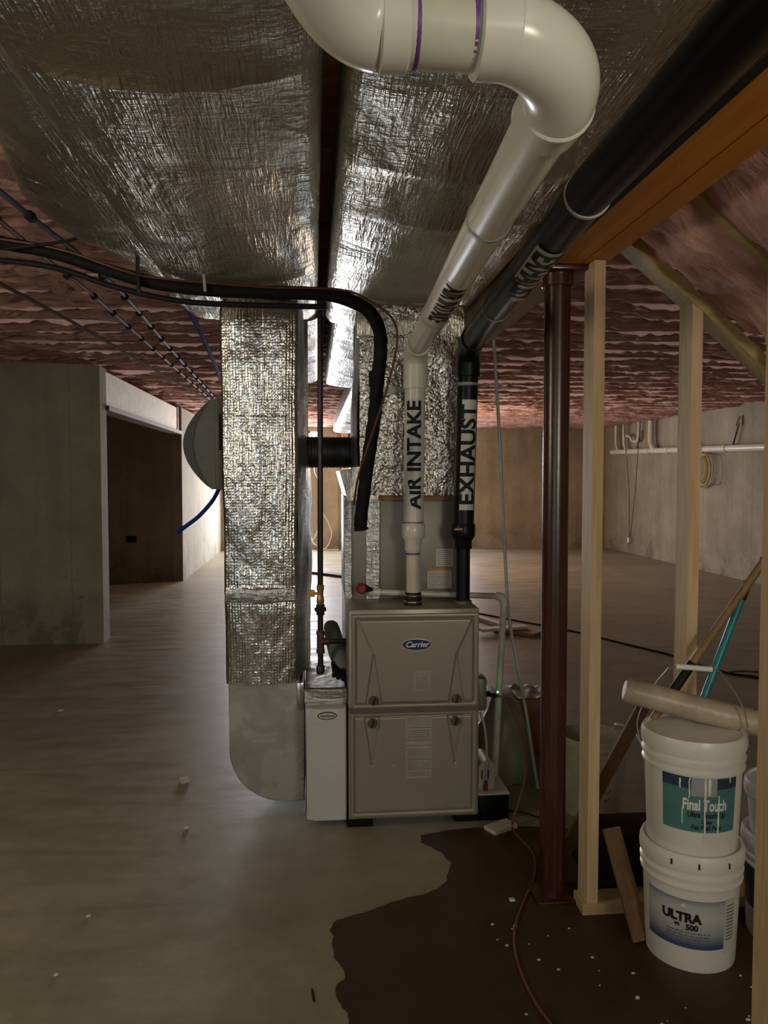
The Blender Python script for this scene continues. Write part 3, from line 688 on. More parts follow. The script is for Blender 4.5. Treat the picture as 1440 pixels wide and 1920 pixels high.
# junction box on its right side
t2 = obj('junction_box', B(FX1, FX1 + 0.052, 3.22, 3.33, 0.470, 0.618, bev=0.018), M['greymetal'], t)
bm = bmesh.new(); ring(bm, (FX1 + 0.056, 3.22, 0.548), (1, -0.2, 0), 0.012, 0.018, 16, 0.003); obj('cable_clamp', bm, M['ink'], t2)
for x0, x1, y0 in ((0.135, 0.245, 3.19), (0.60, 0.72, 3.20)):
    obj('support_block', B(x0, x1, y0, y0 + 0.30, 0.0, 0.0445, bev=0.004), M['blackrub'], label=('black support block under the front left corner of the furnace' if x0 < 0.3 else 'black support block under the front right corner of the furnace'), cat='block')

# ---------------------------------------------------------------- air filter cabinet
t = T('filter_cabinet', (0.05, 3.5, 0.03), 'narrow pale grey air filter cabinet between the metal elbow and the furnace', 'cabinet')
obj('housing', B(-0.040, 0.138, 3.26, 3.86, 0.035, 0.575, bev=0.003), M['galvdark'], t)
bm = bmesh.new()
prism(bm, [(-0.034, 3.262), (-0.034, 3.222), (0.000, 3.200), (0.128, 3.200), (0.134, 3.206), (0.134, 3.262)], 0.03, 0.508, 'Z')
obj('door', bm, M['coverwhite'], t, smooth=False)
obj('clip', B(-0.036, -0.004, 3.212, 3.26, 0.435, 0.505, bev=0.003), M['coverwhite'], t)
obj('badge_plate', B(0.003, 0.104, 3.198, 3.2005, 0.455, 0.504), M['sticker'], t)
bm = bmesh.new(); ell(bm, 0.053, 0.479, 0.041, 0.0165, 3.1962, 3.1985); bd = obj('badge', bm, M['ink'], t)
bm = bmesh.new(); ell(bm, 0.053, 0.479, 0.0365, 0.0128, 3.1955, 3.1964); obj('badge_face', bm, M['sticker'], bd)
obj('badge_lettering', text_bm('Aprilaire', 0.017, lambda u, v: (0.053 + u, 3.1950, 0.479 + v), 0.0003, 0.2, 0), M['ink'], bd)
bm = bmesh.new(); grid(bm, 20, 8, lambda a, b_: (-0.042 + 0.18 * a, 3.254 - 0.003 * abs(nz(a * 6, b_ * 3)), 0.515 + 0.062 * b_)); obj('foil_tape', bm, M['foilside'], t)
bm = bmesh.new(); grid(bm, 20, 30, lambda a, b_: (-0.035 + 0.165 * a, 3.27 + 0.5 * b_, 0.578 + 0.006 * abs(fbm(a * 3, b_ * 5, 3)))); obj('top_tape', bm, M['galvdark'], t)
t = T('work_glove', (0.09, 3.55, 0.59), 'crumpled grey glove with striped end on top of the filter cabinet', 'glove')
obj('palm', Tb(smooth_path([(0.128, 3.40, 0.62), (0.115, 3.46, 0.66), (0.10, 3.54, 0.70), (0.082, 3.60, 0.765), (0.075, 3.62, 0.80)], 5), [0.02, 0.026, 0.032, 0.036, 0.038, 0.04, 0.042, 0.043, 0.043, 0.043, 0.042, 0.041, 0.04, 0.040, 0.039, 0.038, 0.036, 0.034, 0.030, 0.024, 0.016], 16), M['glove'], t)
for dx, dz in ((0.0, 0.0), (-0.022, 0.008), (-0.04, 0.018)):
    obj('finger', Tb(smooth_path([(0.125 + dx, 3.42, 0.63 + dz), (0.130 + dx, 3.37, 0.605 + dz), (0.127 + dx, 3.34, 0.595 + dz)], 4), 0.0115, 10), M['ink'], t)
obj('stripe', BB((0.045, 3.36, 0.612), (0.062, 3.36, 0.642), 0.012, 0.02, (0, 1, 0)), M['sticker'], t)
obj('stripe', BB((0.078, 3.355, 0.600), (0.092, 3.355, 0.625), 0.010, 0.02, (0, 1, 0)), M['sticker'], t)

# ---------------------------------------------------------------- gas pipe
t = T('gas_pipe', (0.03, 3.40, 0.6), 'black iron gas pipe running from the ducts down to a tee beside the furnace', 'pipe')
obj('riser', Tb([(0.032, 3.40, 2.262), (0.028, 3.40, 1.0)], 0.0125, 16), M['blackpipe'], t)
bm = bmesh.new(); tube(bm, [(0.028, 3.40, z) for z in (1.005, 0.985, 0.975, 0.955, 0.945, 0.925, 0.915)], [0.0165, 0.0165, 0.0135, 0.0135, 0.0165, 0.0165, 0.014], 8); vv = obj('shutoff_valve', bm, M['brass'], t)
obj('lever', B(-0.018, 0.004, 3.385, 3.415, 0.952, 0.982, bev=0.004), M['yellowcap'], vv)
obj('lever_stem', Tb([(0.0, 3.40, 0.966), (0.018, 3.40, 0.966)], 0.006), M['brass'], vv)
bm = bmesh.new(); tube(bm, [(0.028, 3.40, z) for z in (0.918, 0.905, 0.904, 0.888, 0.887, 0.870)], [0.019, 0.019, 0.026, 0.026, 0.019, 0.0175], 8); obj('union_fitting', bm, M['blackpipe'], t)
obj('nipple', Tb([(0.028, 3.40, 0.87), (0.028, 3.40, 0.79)], 0.0125, 16), M['blackpipe'], t)
bm = bmesh.new(); tube(bm, [(0.028, 3.40, z) for z in (0.80, 0.785, 0.784, 0.716, 0.715, 0.70)], [0.019, 0.019, 0.0165, 0.0165, 0.019, 0.019], 16)
tube(bm, [(x, 3.40, 0.752) for x in (0.03, 0.052, 0.053, 0.064)], [0.0165, 0.0165, 0.019, 0.019], 16); obj('tee', bm, M['browniron'], t)
obj('branch', Tb([(0.06, 3.40, 0.752), (0.145, 3.40, 0.752)], 0.0125, 16), M['blackpipe'], t)
obj('drip_leg', Tb([(0.028, 3.40, 0.70), (0.028, 3.40, 0.63)], 0.0125, 16), M['blackpipe'], t)
bm = bmesh.new(); tube(bm, [(0.028, 3.40, z) for z in (0.645, 0.64, 0.610, 0.605)], [0.015, 0.019, 0.019, 0.014], 8); obj('cap', bm, M['blackpipe'], t)

# ---------------------------------------------------------------- air intake (white) and exhaust (black) vents
IY = 3.28
def collar(p, d, r, h, mat, par, name='coupling'):
    bm = bmesh.new(); ring(bm, p, d, r, h, 32, 0.003); return obj(name, bm, mat, par)
t = T('intake_pipe', (0.427, 3.28, 0.93), 'white plastic air intake pipe rising from the furnace and running overhead', 'pipe')
bm = bmesh.new(); tube(bm, [(0.427, IY, z) for z in (0.93, 0.94, 0.958, 0.962, 0.985)], [0.039, 0.037, 0.037, 0.034, 0.034], 32); obj('rubber_coupling', bm, M['ink'], t)
for z in (0.945, 0.972): collar((0.427, IY, z), (0, 0, 1), 0.0395, 0.010, M['steel'], t, 'hose_clamp')
obj('lower_pipe', Tb([(0.427, IY, 0.97), (0.426, IY, 1.24)], 0.0302, 32), M['pvcold'], t)
bm = bmesh.new(); tube(bm, [(0.426, IY, z) for z in (1.165, 1.170, 1.205, 1.225, 1.23, 1.275, 1.280)], [0.034, 0.036, 0.036, 0.050, 0.052, 0.052, 0.049], 32); obj('reducer', bm, M['pvc'], t)
collar((0.4265, IY, 1.152), (0, 0, 1), 0.0306, 0.014, M['purple'], t, 'primer_stain'); collar((0.4265, IY, 1.287), (0, 0, 1), 0.0448, 0.010, M['purple'], t, 'primer_stain')
obj('vertical_pipe', Tb([(0.426, IY, 1.26), (0.435, IY, 1.93)], 0.0442, 32), M['pvc'], t)
collar((0.435, IY, 1.915), (0, 0, 1), 0.0515, 0.12, M['pvc'], t)
obj('lower_elbow', Tb(bend((0.435, IY, 1.95), (0.436, IY, 2.03), (0.432, 3.17, 2.03), 14), 0.0505, 32), M['pvc'], t)
path = [(0.434, 3.22, 2.028), (0.400, 2.5, 2.013), (0.357, 1.56, 2.003), (0.331, 1.05, 1.988)]
obj('overhead_pipe', Tb(path, 0.0445, 36), M['pvc'], t)
for p, d in (((0.4005, 2.52, 2.0135), (0.045, 0.94, 0.01)), ((0.357, 1.56, 2.003), (0.04, 0.84, 0.01))):
    collar(p, d, 0.0468, 0.018, M['greyband'], t, 'support_band')
collar((0.432, 3.165, 2.027), (0.045, 0.84, 0.015), 0.0515, 0.05, M['pvc'], t)
collar((0.3318, 1.07, 1.9887), (0.02, 0.5, 0.012), 0.0515, 0.055, M['pvc'], t)
obj('upper_elbow', Tb(bend((0.3315, 1.05, 1.988), (0.334, 0.940, 2.006), (0.222, 0.945, 2.019), 20), 0.0512, 40), M['pvc'], t)
collar((0.222, 0.945, 2.019), (1, 0, 0), 0.0530, 0.05, M['pvc'], t)
collar((0.3315, 1.043, 1.988), (0.0, 1, 0.02), 0.0535, 0.012, M['pvc'], t)
obj('cross_pipe', Tb([(0.22, 0.945, 2.019), (0.085, 0.945, 2.022)], 0.0450, 36), M['pvcold'], t)
for x, w_ in ((0.124, 0.009), (0.192, 0.010)): collar((x, 0.945, 2.0205), (1, 0, 0.02), 0.0457, w_, M['purple'], t, 'primer_stain')
collar((0.098, 0.945, 2.0215), (1, 0, 0), 0.0520, 0.036, M['pvc'], t)
collar((0.076, 0.945, 2.022), (1, 0, 0), 0.0475, 0.012, M['pvcold'], t)
obj('rear_elbow', Tb(bend((0.080, 0.945, 2.022), (0.005, 0.945, 2.028), (-0.010, 0.82, 2.075), 20), 0.0512, 40), M['pvc'], t)
obj('rear_pipe', Tb([(-0.0095, 0.835, 2.070), (-0.03, 0.3, 2.15), (-0.045, -0.5, 2.15)], 0.0450, 36), M['pvc'], t)
for x in (0.043, 0.067):
    bm = bmesh.new(); bmesh.ops.create_uvsphere(bm, u_segments=12, v_segments=8, radius=1.0)
    bmesh.ops.transform(bm, matrix=Matrix.Translation((x, 0.894, 2.026)) @ Matrix.Diagonal((0.006, 0.006, 0.009, 1)), verts=bm.verts)
    obj('primer_spot', bm, M['purple'], t)
# lettering reads bottom to top on the risers
def on_riser(cx, cz, r, ang0, up=True):
    def f(u, v):
        a = ang0 + (-v) / r * (-1)
        return (cx + 0.0145 * 0 + r * math.sin(-v / r + ang0), IY - r * math.cos(-v / r + ang0), cz + u)
    return f
s = obj('sticker', patch_bm(-0.235, 0.235, -0.032, 0.032, on_riser(0.431, 1.575, 0.0450, -0.1), 40, 20), M['sticker'], t)
obj('lettering', text_bm('AIR INTAKE', 0.087, on_riser(0.431, 1.575, 0.0457, -0.1), 0.0030, 0, 0.006), M['ink'], s)
def on_run(c, d, r, ang0):
    """sticker on the underside of a level run: u along the pipe towards the furnace"""
    c = Vector(c); d = Vector(d).normalized(); s_ = d.cross(Vector((0, 0, 1))).normalized()
    def f(u, v):
        a = ang0 + v / r
        return c + d * u + (s_ * math.sin(a) - Vector((0, 0, 1)) * math.cos(a)) * r
    return f
rd = (0.04, 0.84, 0.006)
rc_ = (0.3858, 2.20, 2.0098)
s = obj('sticker', patch_bm(-0.245, 0.245, -0.036, 0.036, on_run(rc_, (0.043, 0.94, 0.0105), 0.0450, -0.22), 40, 20), M['pvc'], t)
obj('lettering', text_bm('AIR INTAKE', 0.087, on_run(rc_, (0.043, 0.94, 0.0105), 0.0459, -0.22), 0.0028, 0, 0.006), M['ink'], s)

t = T('exhaust_pipe', (0.645, 3.28, 0.93), 'black plastic exhaust pipe rising from the furnace and running overhead beside the beam', 'pipe')
obj('lower_pipe', Tb([(0.645, IY, 0.93), (0.645, IY, 1.22)], 0.0302, 32), M['abs'], t)
collar((0.645, IY, 0.938), (0, 0, 1), 0.039, 0.018, M['furnace_dark'], t, 'flange')
bm = bmesh.new(); tube(bm, [(0.645, IY, z) for z in (1.17, 1.175, 1.205, 1.225, 1.23, 1.275, 1.28)], [0.035, 0.037, 0.037, 0.050, 0.052, 0.052, 0.049], 32); obj('reducer', bm, M['abs'], t)
obj('orange_mark', B(0.597, 0.632, 3.229, 3.24, 1.255, 1.262), M['orangelab'], t)
obj('vertical_pipe', Tb([(0.646, IY, 1.26), (0.663, IY, 1.95)], 0.0445, 32), M['abs'], t)
collar((0.660, IY, 1.878), (0, 0, 1), 0.0462, 0.016, M['greyband'], t, 'support_band')
collar((0.662, IY, 1.945), (0, 0, 1), 0.0515, 0.07, M['abs'], t)
obj('lower_elbow', Tb(bend((0.662, IY, 1.96), (0.664, IY, 2.045), (0.658, 3.16, 2.045), 14), 0.0505, 32), M['abs'], t)
obj('overhead_pipe', Tb([(0.660, 3.22, 2.043), (0.594, 2.45, 2.035), (0.556, 1.75, 2.036), (0.546, 1.52, 2.044), (0.545, 0.95, 2.055), (0.54, -0.6, 2.08)], 0.0455, 36), M['abs'], t)
collar((0.598, 2.50, 2.035), (0.085, 1, 0), 0.0475, 0.014, M['greyband'], t, 'support_band')
collar((0.548, 1.52, 2.044), (0.05, 1, 0), 0.0480, 0.016, M['sticker'], t, 'support_band')
collar((0.650, 3.12, 2.043), (0.08, 0.9, 0.01), 0.0515, 0.06, M['abs'], t)
def on_riser2(cz, r, a0):
    return lambda u, v: (0.646 + 0.017 * ((cz + u) - 1.26) / 0.69 + r * math.sin(-v / r + a0), IY - r * math.cos(-v / r + a0), cz + u)
s = obj('sticker', patch_bm(-0.235, 0.235, -0.036, 0.036, on_riser2(1.575, 0.0452, 0.12), 40, 20), M['sticker'], t)
obj('lettering', text_bm('EXHAUST', 0.098, on_riser2(1.575, 0.0459, 0.12), 0.0032, 0, 0.006), M['ink'], s)
ed = (0.050, 0.70, 0.0); ec = (0.5685, 1.975, 2.0355)
s = obj('sticker', patch_bm(-0.235, 0.235, -0.038, 0.038, on_run(ec, ed, 0.0462, -0.22), 40, 20), M['sticker'], t)
obj('lettering', text_bm('EXHAUST', 0.098, on_run(ec, ed, 0.0471, -0.22), 0.0034, 0, 0.006), M['ink'], s)

# condensate drain and pump
t = T('condensate_pipe', (0.55, 3.4, 0.13), 'thin cream drain pipe crossing the furnace top and dropping to the pump', 'pipe')
obj('cross_run', Tb([(0.255, 3.385, 0.972), (0.84, 3.385, 0.944)], 0.0135, 16), M['pvcold'], t)
obj('end_fitting', Tb([(0.240, 3.385, 0.975), (0.292, 3.385, 0.969)], 0.0185, 16), M['pvc'], t)
bm = bmesh.new(); tube(bm, [(0.815, 3.385, 0.945)] + bend((0.83, 3.385, 0.9445), (0.852, 3.385, 0.9435), (0.852, 3.385, 0.915), 8) + [(0.852, 3.385, 0.90)], 0.0185, 16); obj('elbow', bm, M['pvc'], t)
obj('down_run', Tb([(0.852, 3.385, 0.91), (0.815, 3.385, 0.122)], 0.0150, 16), M['pvcold'], t)
bm = bmesh.new(); tube(bm, [(0.208, 3.372, 0.992), (0.208, 3.352, 0.992), (0.208, 3.345, 0.992)], [0.024, 0.024, 0.018], 24); rc = obj('cap_body', bm, M['red'], t)
bm = bmesh.new(); tube(bm, [(0.208, 3.346, 0.992), (0.208, 3.338, 0.992)], [0.0165, 0.0145], 24); obj('cap_face', bm, M['red'], rc)
obj('trap_arm', Tb([(0.215, 3.37, 0.994), (0.262, 3.378, 0.978)], [0.02, 0.008], 16), M['ink'], t)

t = T('condensate_pump', (0.75, 3.38, 0.0), 'condensate pump with black tank and white dome beside the furnace foot', 'pump')
obj('tank', B(0.700, 0.835, 3.20, 3.46, 0.0, 0.112, bev=0.006), M['abs'], t)
obj('lid', B(0.698, 0.838, 3.198, 3.462, 0.112, 0.120, bev=0.002), M['pvcold'], t)
bm = bmesh.new(); prism(bm, [(0.712, 0.12)] + [(0.712 + 0.04 * (1 - math.cos(R(d))), 0.205 + 0.04 * math.sin(R(d))) for d in range(0, 91, 15)] + [(0.752 + 0.03 * math.sin(R(d)), 0.205 + 0.04 * math.cos(R(d))) for d in range(0, 91, 15)] + [(0.782, 0.12)], 3.25, 3.40, 'Y'); dm = obj('dome', bm, M['pvcold'], t)
for x in (0.724, 0.752): obj('vent_slot', B(x, x + 0.005, 3.247, 3.251, 0.165, 0.205), M['ink'], dm)
obj('outlet', Tb([(0.7400, 3.235, 0.121), (0.7405, 3.235, 0.14), (0.741, 3.235, 0.165)], [0.010, 0.009, 0.006], 12), M['red'], t)
obj('discharge_tube', Tb(smooth_path([(0.741, 3.235, 0.165), (0.745, 3.235, 0.26), (0.738, 3.24, 0.38), (0.722, 3.27, 0.455)], 6), 0.0055, 10), M['clear'], t)
obj('hanging_tube', Tb(smooth_path([(0.826, 3.5, 2.11), (0.840, 3.5, 1.9), (0.853, 3.5, 1.714), (0.88, 3.5, 1.22), (0.905, 3.5, 0.845), (0.945, 3.5, 0.62), (0.99, 3.5, 0.389), (1.045, 3.5, 0.05), (1.055, 3.5, 0.008)], 6), 0.0078, 10), M['clear'],
    label='long thin white tube hanging from the beam to the floor right of the furnace', cat='tube')
t = T('power_cord', (0.80, 3.0, 0.0), 'brown power cord from the furnace junction box trailing over the floor to the foreground', 'cord')
obj('cable', Tb(smooth_path([(0.770, 3.2, 0.545), (0.81, 3.17, 0.535), (0.857, 3.17, 0.437), (0.892, 3.16, 0.29), (0.895, 3.16, 0.2), (0.865, 3.15, 0.10), (0.835, 3.13, 0.03), (0.825, 3.08, 0.007), (0.851, 2.881, 0.006), (0.80, 2.70, 0.006), (0.735, 2.582, 0.006), (0.648, 2.398, 0.006), (0.613, 2.234, 0.006), (0.613, 2.065, 0.006), (0.64, 1.93, 0.006), (0.70, 1.7, 0.006)], 8), 0.0048, 8), M['cord'], t)
obj('plug', Tb([(0.752, 3.205, 0.547), (0.765, 3.202, 0.547), (0.785, 3.192, 0.545)], [0.008, 0.010, 0.006], 10), M['ink'], t)
bm = bmesh.new(); bmesh.ops.create_uvsphere(bm, u_segments=10, v_segments=8, radius=0.004, matrix=Matrix.Translation((0.787, 3.22, 0.555))); obj('indicator_light', bm, M['green'], t, label='green glowing indicator')
point_light('green_indicator', (0.795, 3.30, 0.555), 0.018, (0.1, 1.0, 0.2), 0.004)
obj('black_cable', Tb(smooth_path([(0.83, 3.24, 0.02), (0.90, 3.2, 0.03), (0.98, 3.12, 0.02), (1.02, 2.95, 0.008), (1.0, 2.8, 0.006)], 6), 0.0045, 8), M['ink'], label='thin black cable curving over the floor between pump and steel post', cat='cable')

# ---------------------------------------------------------------- refrigerant lines and cables
LY = 2.95
main = [(-1.6, 2.75, 2.37), (-1.131, 2.93, 2.328), (-0.944, 2.95, 2.30), (-0.755, 2.95, 2.243), (-0.564, 2.95, 2.196), (-0.369, 2.95, 2.178), (-0.172, 2.95, 2.174), (0.027, 2.95, 2.172), (0.128, 2.96, 2.157), (0.212, 2.98, 2.118), (0.256, 3.0, 2.05), (0.263, 3.03, 1.958), (0.254, 3.07, 1.86), (0.246, 3.1, 1.727), (0.222, 3.12, 1.555), (0.206, 3.14, 1.426), (0.193, 3.16, 1.30), (0.195, 3.165, 1.262)]
t = T('refrigerant_line', (-0.2, 2.95, 1.26), 'thick black insulated refrigerant line sweeping under the ducts and down beside the plenum', 'pipe')
mp = smooth_path(main, 8)
rad = [0.023 + 0.004 * min(1, i / 90) + 0.0022 * nz(i * 0.45, 3) + (0.0012 * math.sin(i * 1.9) if i > 92 else 0) for i in range(len(mp))]
rad[-1] = 0.020; rad[-2] = 0.030; rad[-3] = 0.031
obj('insulation_sleeve', Tb(mp, rad, 16), M['blackrub'], t)
cop = [(-1.5, 2.86, 2.36), (-1.119, 2.91, 2.334), (-0.9, 2.91, 2.30), (-0.70, 2.91, 2.236), (-0.558, 2.91, 2.207), (-0.171, 2.912, 2.184), (0.107, 2.912, 2.180), (0.227, 2.92, 2.135), (0.298, 2.92, 2.078), (0.318, 2.93, 1.994), (0.285, 2.96, 1.83), (0.222, 3.0, 1.63), (0.176, 3.04, 1.48), (0.160, 3.08, 1.37)]
obj('copper_tube', Tb(smooth_path(cop, 8), 0.0046, 8), M['copper'], t)
obj('end_sleeve', Tb([(0.252, 3.06, 1.90), (0.2515, 3.065, 1.87), (0.251, 3.07, 1.84)], [0.031, 0.032, 0.030], 16), M['blackrub'], t)
obj('strap', BB((-0.399, 2.915, 2.225), (-0.394, 2.915, 2.163), 0.010, 0.018, (0, 1, 0)), M['greyband'], t)
obj('hanger', BB((-0.636, 2.915, 2.300), (-0.633, 2.915, 2.158), 0.012, 0.022, (0, 1, 0)), M['ink'], t)
obj('black_cable', Tb(smooth_path([(-1.1, 2.90, 2.295), (-0.90, 2.90, 2.325), (-0.82, 2.90, 2.348), (-0.745, 2.90, 2.350), (-0.68, 2.90, 2.335), (-0.642, 2.905, 2.307)], 6), 0.006, 8), M['ink'],
    label='thin black cable arching above the insulated refrigerant line at upper left', cat='cable')
obj('black_conduit', Tb(smooth_path([(-1.75, 2.9, 2.28), (-1.2, 3.0, 2.285), (-0.95, 3.02, 2.262), (-0.75, 3.02, 2.20), (-0.5, 3.02, 2.150), (-0.2, 3.02, 2.140), (0.05, 3.02, 2.14)], 6), 0.011, 10), M['ink'],
    label='second thinner black line running just below the insulated refrigerant line', cat='pipe')
def pex(pts, r, mat, label, clips):
    t = T('water_pipe', pts[0], label, 'pipe')
    obj('tube', Tb(smooth_path(pts, 6), r, 10), mat, t)
    for k in range(clips):
        f = k / max(1, clips - 1); y = pts[0][1] + 0.35 + f * (pts[-1][1] - pts[0][1] - 0.5)
        for a, b_ in zip(pts, pts[1:]):
            if a[1] <= y <= b_[1]:
                q = (y - a[1]) / (b_[1] - a[1]); p = Vector(a).lerp(Vector(b_), q); bm = bmesh.new()
                ring(bm, p, (0, 1, 0), r * 1.9, 0.035, 10, 0.005); obj('clip', bm, M['darkclip'], t); break
    return t
pex([(-1.06, 2.2, 2.43), (-1.035, 2.85, 2.435), (-0.985, 4.05, 2.435), (-1.07, 6.1, 2.44), (-1.22, 10.6, 2.44), (-1.25, 12.4, 2.44)], 0.0105, M['pexblue'], 'grey-blue plastic water pipe clipped under the pink insulation, nearest the left duct', 24)
pex([(-1.15, 2.2, 2.43), (-1.155, 3.0, 2.43), (-1.16, 3.7, 2.435), (-1.15, 4.25, 2.435), (-1.22, 7.4, 2.44), (-1.28, 10.6, 2.44), (-1.3, 12.4, 2.44)], 0.0095, M['pexred'], 'reddish plastic water pipe with dark clips, left of the grey-blue one', 24)
obj('steel_conduit', Tb([(-1.66, 2.2, 2.44), (-1.553, 4.04, 2.445), (-1.497, 4.95, 2.448), (-1.31, 10.36, 2.45), (-1.28, 11.6, 2.45)], 0.011, 8), M['conduit'], label='long thin brown conduit under the insulation, leftmost of the three ceiling lines', cat='conduit')

# ---------------------------------------------------------------- beam, post, stud wall
t = T('support_beam', (0.878, 0.6, 2.19), 'orange-brown support beam overhead at the right, resting on the red steel post', 'beam')
obj('bottom_flange', B(0.787, 0.888, -1.3, 2.66, 2.190, 2.205), M['lvl'], t, smooth=False)
obj('bottom_flange', B(0.892, 0.968, -1.3, 2.66, 2.190, 2.205), M['lvl'], t, smooth=False)
obj('web', B(0.790, 0.965, -1.3, 2.66, 2.205, 2.48), M['web_shade'], t, smooth=False)  # beam side darkened to maroon: its shade is put into the colour
obj('edge_cable', Tb([(0.777, -1.3, 2.192), (0.777, 2.64, 2.192)], 0.008, 8), M['ink'], t)
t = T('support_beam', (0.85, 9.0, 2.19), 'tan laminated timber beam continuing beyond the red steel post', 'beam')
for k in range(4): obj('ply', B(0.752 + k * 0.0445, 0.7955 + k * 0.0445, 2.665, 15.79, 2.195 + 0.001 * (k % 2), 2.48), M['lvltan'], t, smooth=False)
t = T('steel_post', (0.835, 2.60, 0.0), 'dark red steel post standing right of the furnace under the beam', 'post')
obj('shaft', Tb([(0.835, 2.60, 0.012), (0.835, 2.60, 2.168)], 0.0445, 40), M['post'], t)
obj('top_plate', B(0.765, 0.935, 2.52, 2.70, 2.172, 2.189, bev=0.002), M['post'], t)
collar((0.835, 2.60, 2.150), (0, 0, 1), 0.054, 0.045, M['post'], t, 'collar')
obj('base_plate', B(0.765, 0.905, 2.53, 2.67, 0.0, 0.012, bev=0.002), M['post'], t)
WY0, WY1 = 2.467, 2.556
def sl(x): return 2.265 - 0.84 * (x - 1.06)          # underside of the sloped members
bm = bmesh.new(); v = box(bm, 0.915, 0.953, WY0, WY1, 0.0385, 2.188)
obj('wall_stud', bm, M['pine'], smooth=False, label='pale wooden stud standing immediately right of the red steel post', cat='stud')
bm = bmesh.new(); v = box(bm, 1.250, 1.288, WY0, WY1, 0.0385, 2.05)
for q in v[4:]: q.co.z = sl(q.co.x) - 0.002 - 0.045
obj('wall_stud', bm, M['pine'], smooth=False, label='wooden stud behind the brown and teal poles, meeting the sloped timber', cat='stud')
bm = bmesh.new(); v = box(bm, 1.660, 1.698, WY0, WY1, 0.0385, 2.05)
for q in v[4:]: q.co.z = sl(q.co.x) - 0.002 - 0.045
obj('wall_stud', bm, M['pine'], smooth=False, label='wooden stud at the far right end of the stud wall, outside the frame', cat='stud')
obj('bottom_plate', B(0.900, 2.35, WY0 - 0.004, WY1, 0.0, 0.038), M['pinex'], smooth=False, label='wooden bottom plate on the floor under the studs', cat='plate')
obj('wall_stud', B(1.006, 1.044, 1.555, 1.644, 0.0, 2.25), M['pine'], smooth=False, label='near wooden stud at the right edge, in front of the paint buckets', cat='stud')
def rafter(y, x0, x1, label, w=0.038, h=0.09, off=0.0):
    bm = bmesh.new(); c = 0.7657
    prism(bm, [(x0, sl(x0) + off), (x1, sl(x1) + off), (x1, sl(x1) + h / c + off), (x0, sl(x0) + h / c + off)], y, y + w, 'Y')
    obj('sloped_rafter', bm, M['rafter'], smooth=False, label=label, cat='rafter')
rafter(2.467, 0.972, 2.5, 'sloped timber directly above the wooden studs', 0.089, 0.038, -0.045)
rafter(2.08, 0.972, 2.5, 'sloped timber between the two bulging pink insulation batts at upper right')
rafter(1.66, 0.972, 2.5, 'sloped timber nearest the viewer at the upper right edge')
rafter(1.24, 0.972, 2.5, 'sloped timber overhead, outside the upper right edge of the picture')
def sbatt(y0, y1, seed, label):
    bm = bmesh.new()
    def f(a, b_):
        x = 0.975 + 1.5 * a; y = y0 + (y1 - y0) * b_
        hang = 0.055 * (math.sin(math.pi * b_)) ** 0.6 * (0.75 + 0.6 * nz(x * 4, seed, 1)) + 0.028 * fbm(x * 7, y * 6, seed) - 0.03 * math.exp(-((a - 0.30 - 0.03 * seed) / 0.012) ** 2)
        return (x - hang * 0.64, y, sl(x) + 0.012 - hang * 0.90)
    grid(bm, 70, 24, f)
    r = bmesh.ops.extrude_edge_only(bm, edges=[e for e in bm.edges if e.is_boundary])
    for v in [e for e in r['geom'] if isinstance(e, bmesh.types.BMVert)]: v.co.z += 0.10
    obj('insulation_batt', bm, M['pink'], label=label, cat='insulation')
sbatt(2.120, 2.465, 1, 'bulging pink insulation batt above the studs between sloped timbers')
sbatt(1.700, 2.078, 2, 'pink insulation batt at the upper right edge, next to the orange beam')
sbatt(1.280, 1.658, 3, 'pink insulation batt nearest overhead, outside the upper right edge')

# ---------------------------------------------------------------- paint buckets
def cyl_map(c, r, a0, z0):
    return lambda u, v: (c[0] + r * math.cos(a0 + u / r), c[1] + r * math.sin(a0 + u / r), z0 + v)
def bucket(c, label, mat, z0=0.0, h=0.355, r=0.1445, lid=True, name='paint_bucket', group=None):
    t = T(name, (c[0], c[1], z0), label, 'bucket', group)
    prof = [(r * 0.90, 0.0), (r * 0.915, 0.006), (r * 0.985, h * 0.72), (r * 1.035, h * 0.725), (r * 1.045, h * 0.745), (r * 0.995, h * 0.76), (r * 1.0, h * 0.80), (r * 1.05, h * 0.805), (r * 1.055, h * 0.825), (r * 1.0, h * 0.84), (r * 1.0, h * 0.88), (r * 1.05, h * 0.885), (r * 1.055, h * 0.905), (r * 1.01, h * 0.915), (r * 1.01, h)]
    bm = bmesh.new()
    if lid: lathe(bm, prof, (c[0], c[1], z0), 64)
    else: lathe(bm, prof + [(r * 0.97, h), (r * 0.95, h * 0.6), (r * 0.86, 0.012)], (c[0], c[1], z0), 64)
    obj('body', bm, mat, t)
    if lid:
        bm = bmesh.new()
        lathe(bm, [(r * 1.015, h - 0.038), (r * 1.06, h - 0.036), (r * 1.072, h - 0.020), (r * 1.055, h - 0.002), (r * 1.03, h + 0.008), (r * 0.985, h + 0.008), (r * 0.965, h - 0.006), (r * 0.93, h - 0.010), (0.002, h - 0.010)], (c[0], c[1], z0), 64)
        obj('lid', bm, mat, t)
    return t
C1 = (1.173, 2.262); A0 = math.atan2(-C1[1], -C1[0])
RB = 0.1445
tl = bucket(C1, 'white paint bucket with blue-and-silver label, on the floor below the teal-labelled one', M['bucket'], 0.0, 0.352)
tu = bucket(C1, 'white paint bucket with teal label and paint drips, stacked on top under the rolled sheeting', M['bucket'], 0.344, 0.352)
def cone_map(c, z0, h, a0, off):
    def f(u, v):
        k = max(0, min(1, v / (h * 0.72))); r = RB * (0.915 + 0.07 * k) + off
        return (c[0] + r * math.cos(a0 + u / RB), c[1] + r * math.sin(a0 + u / RB), z0 + v)
    return f
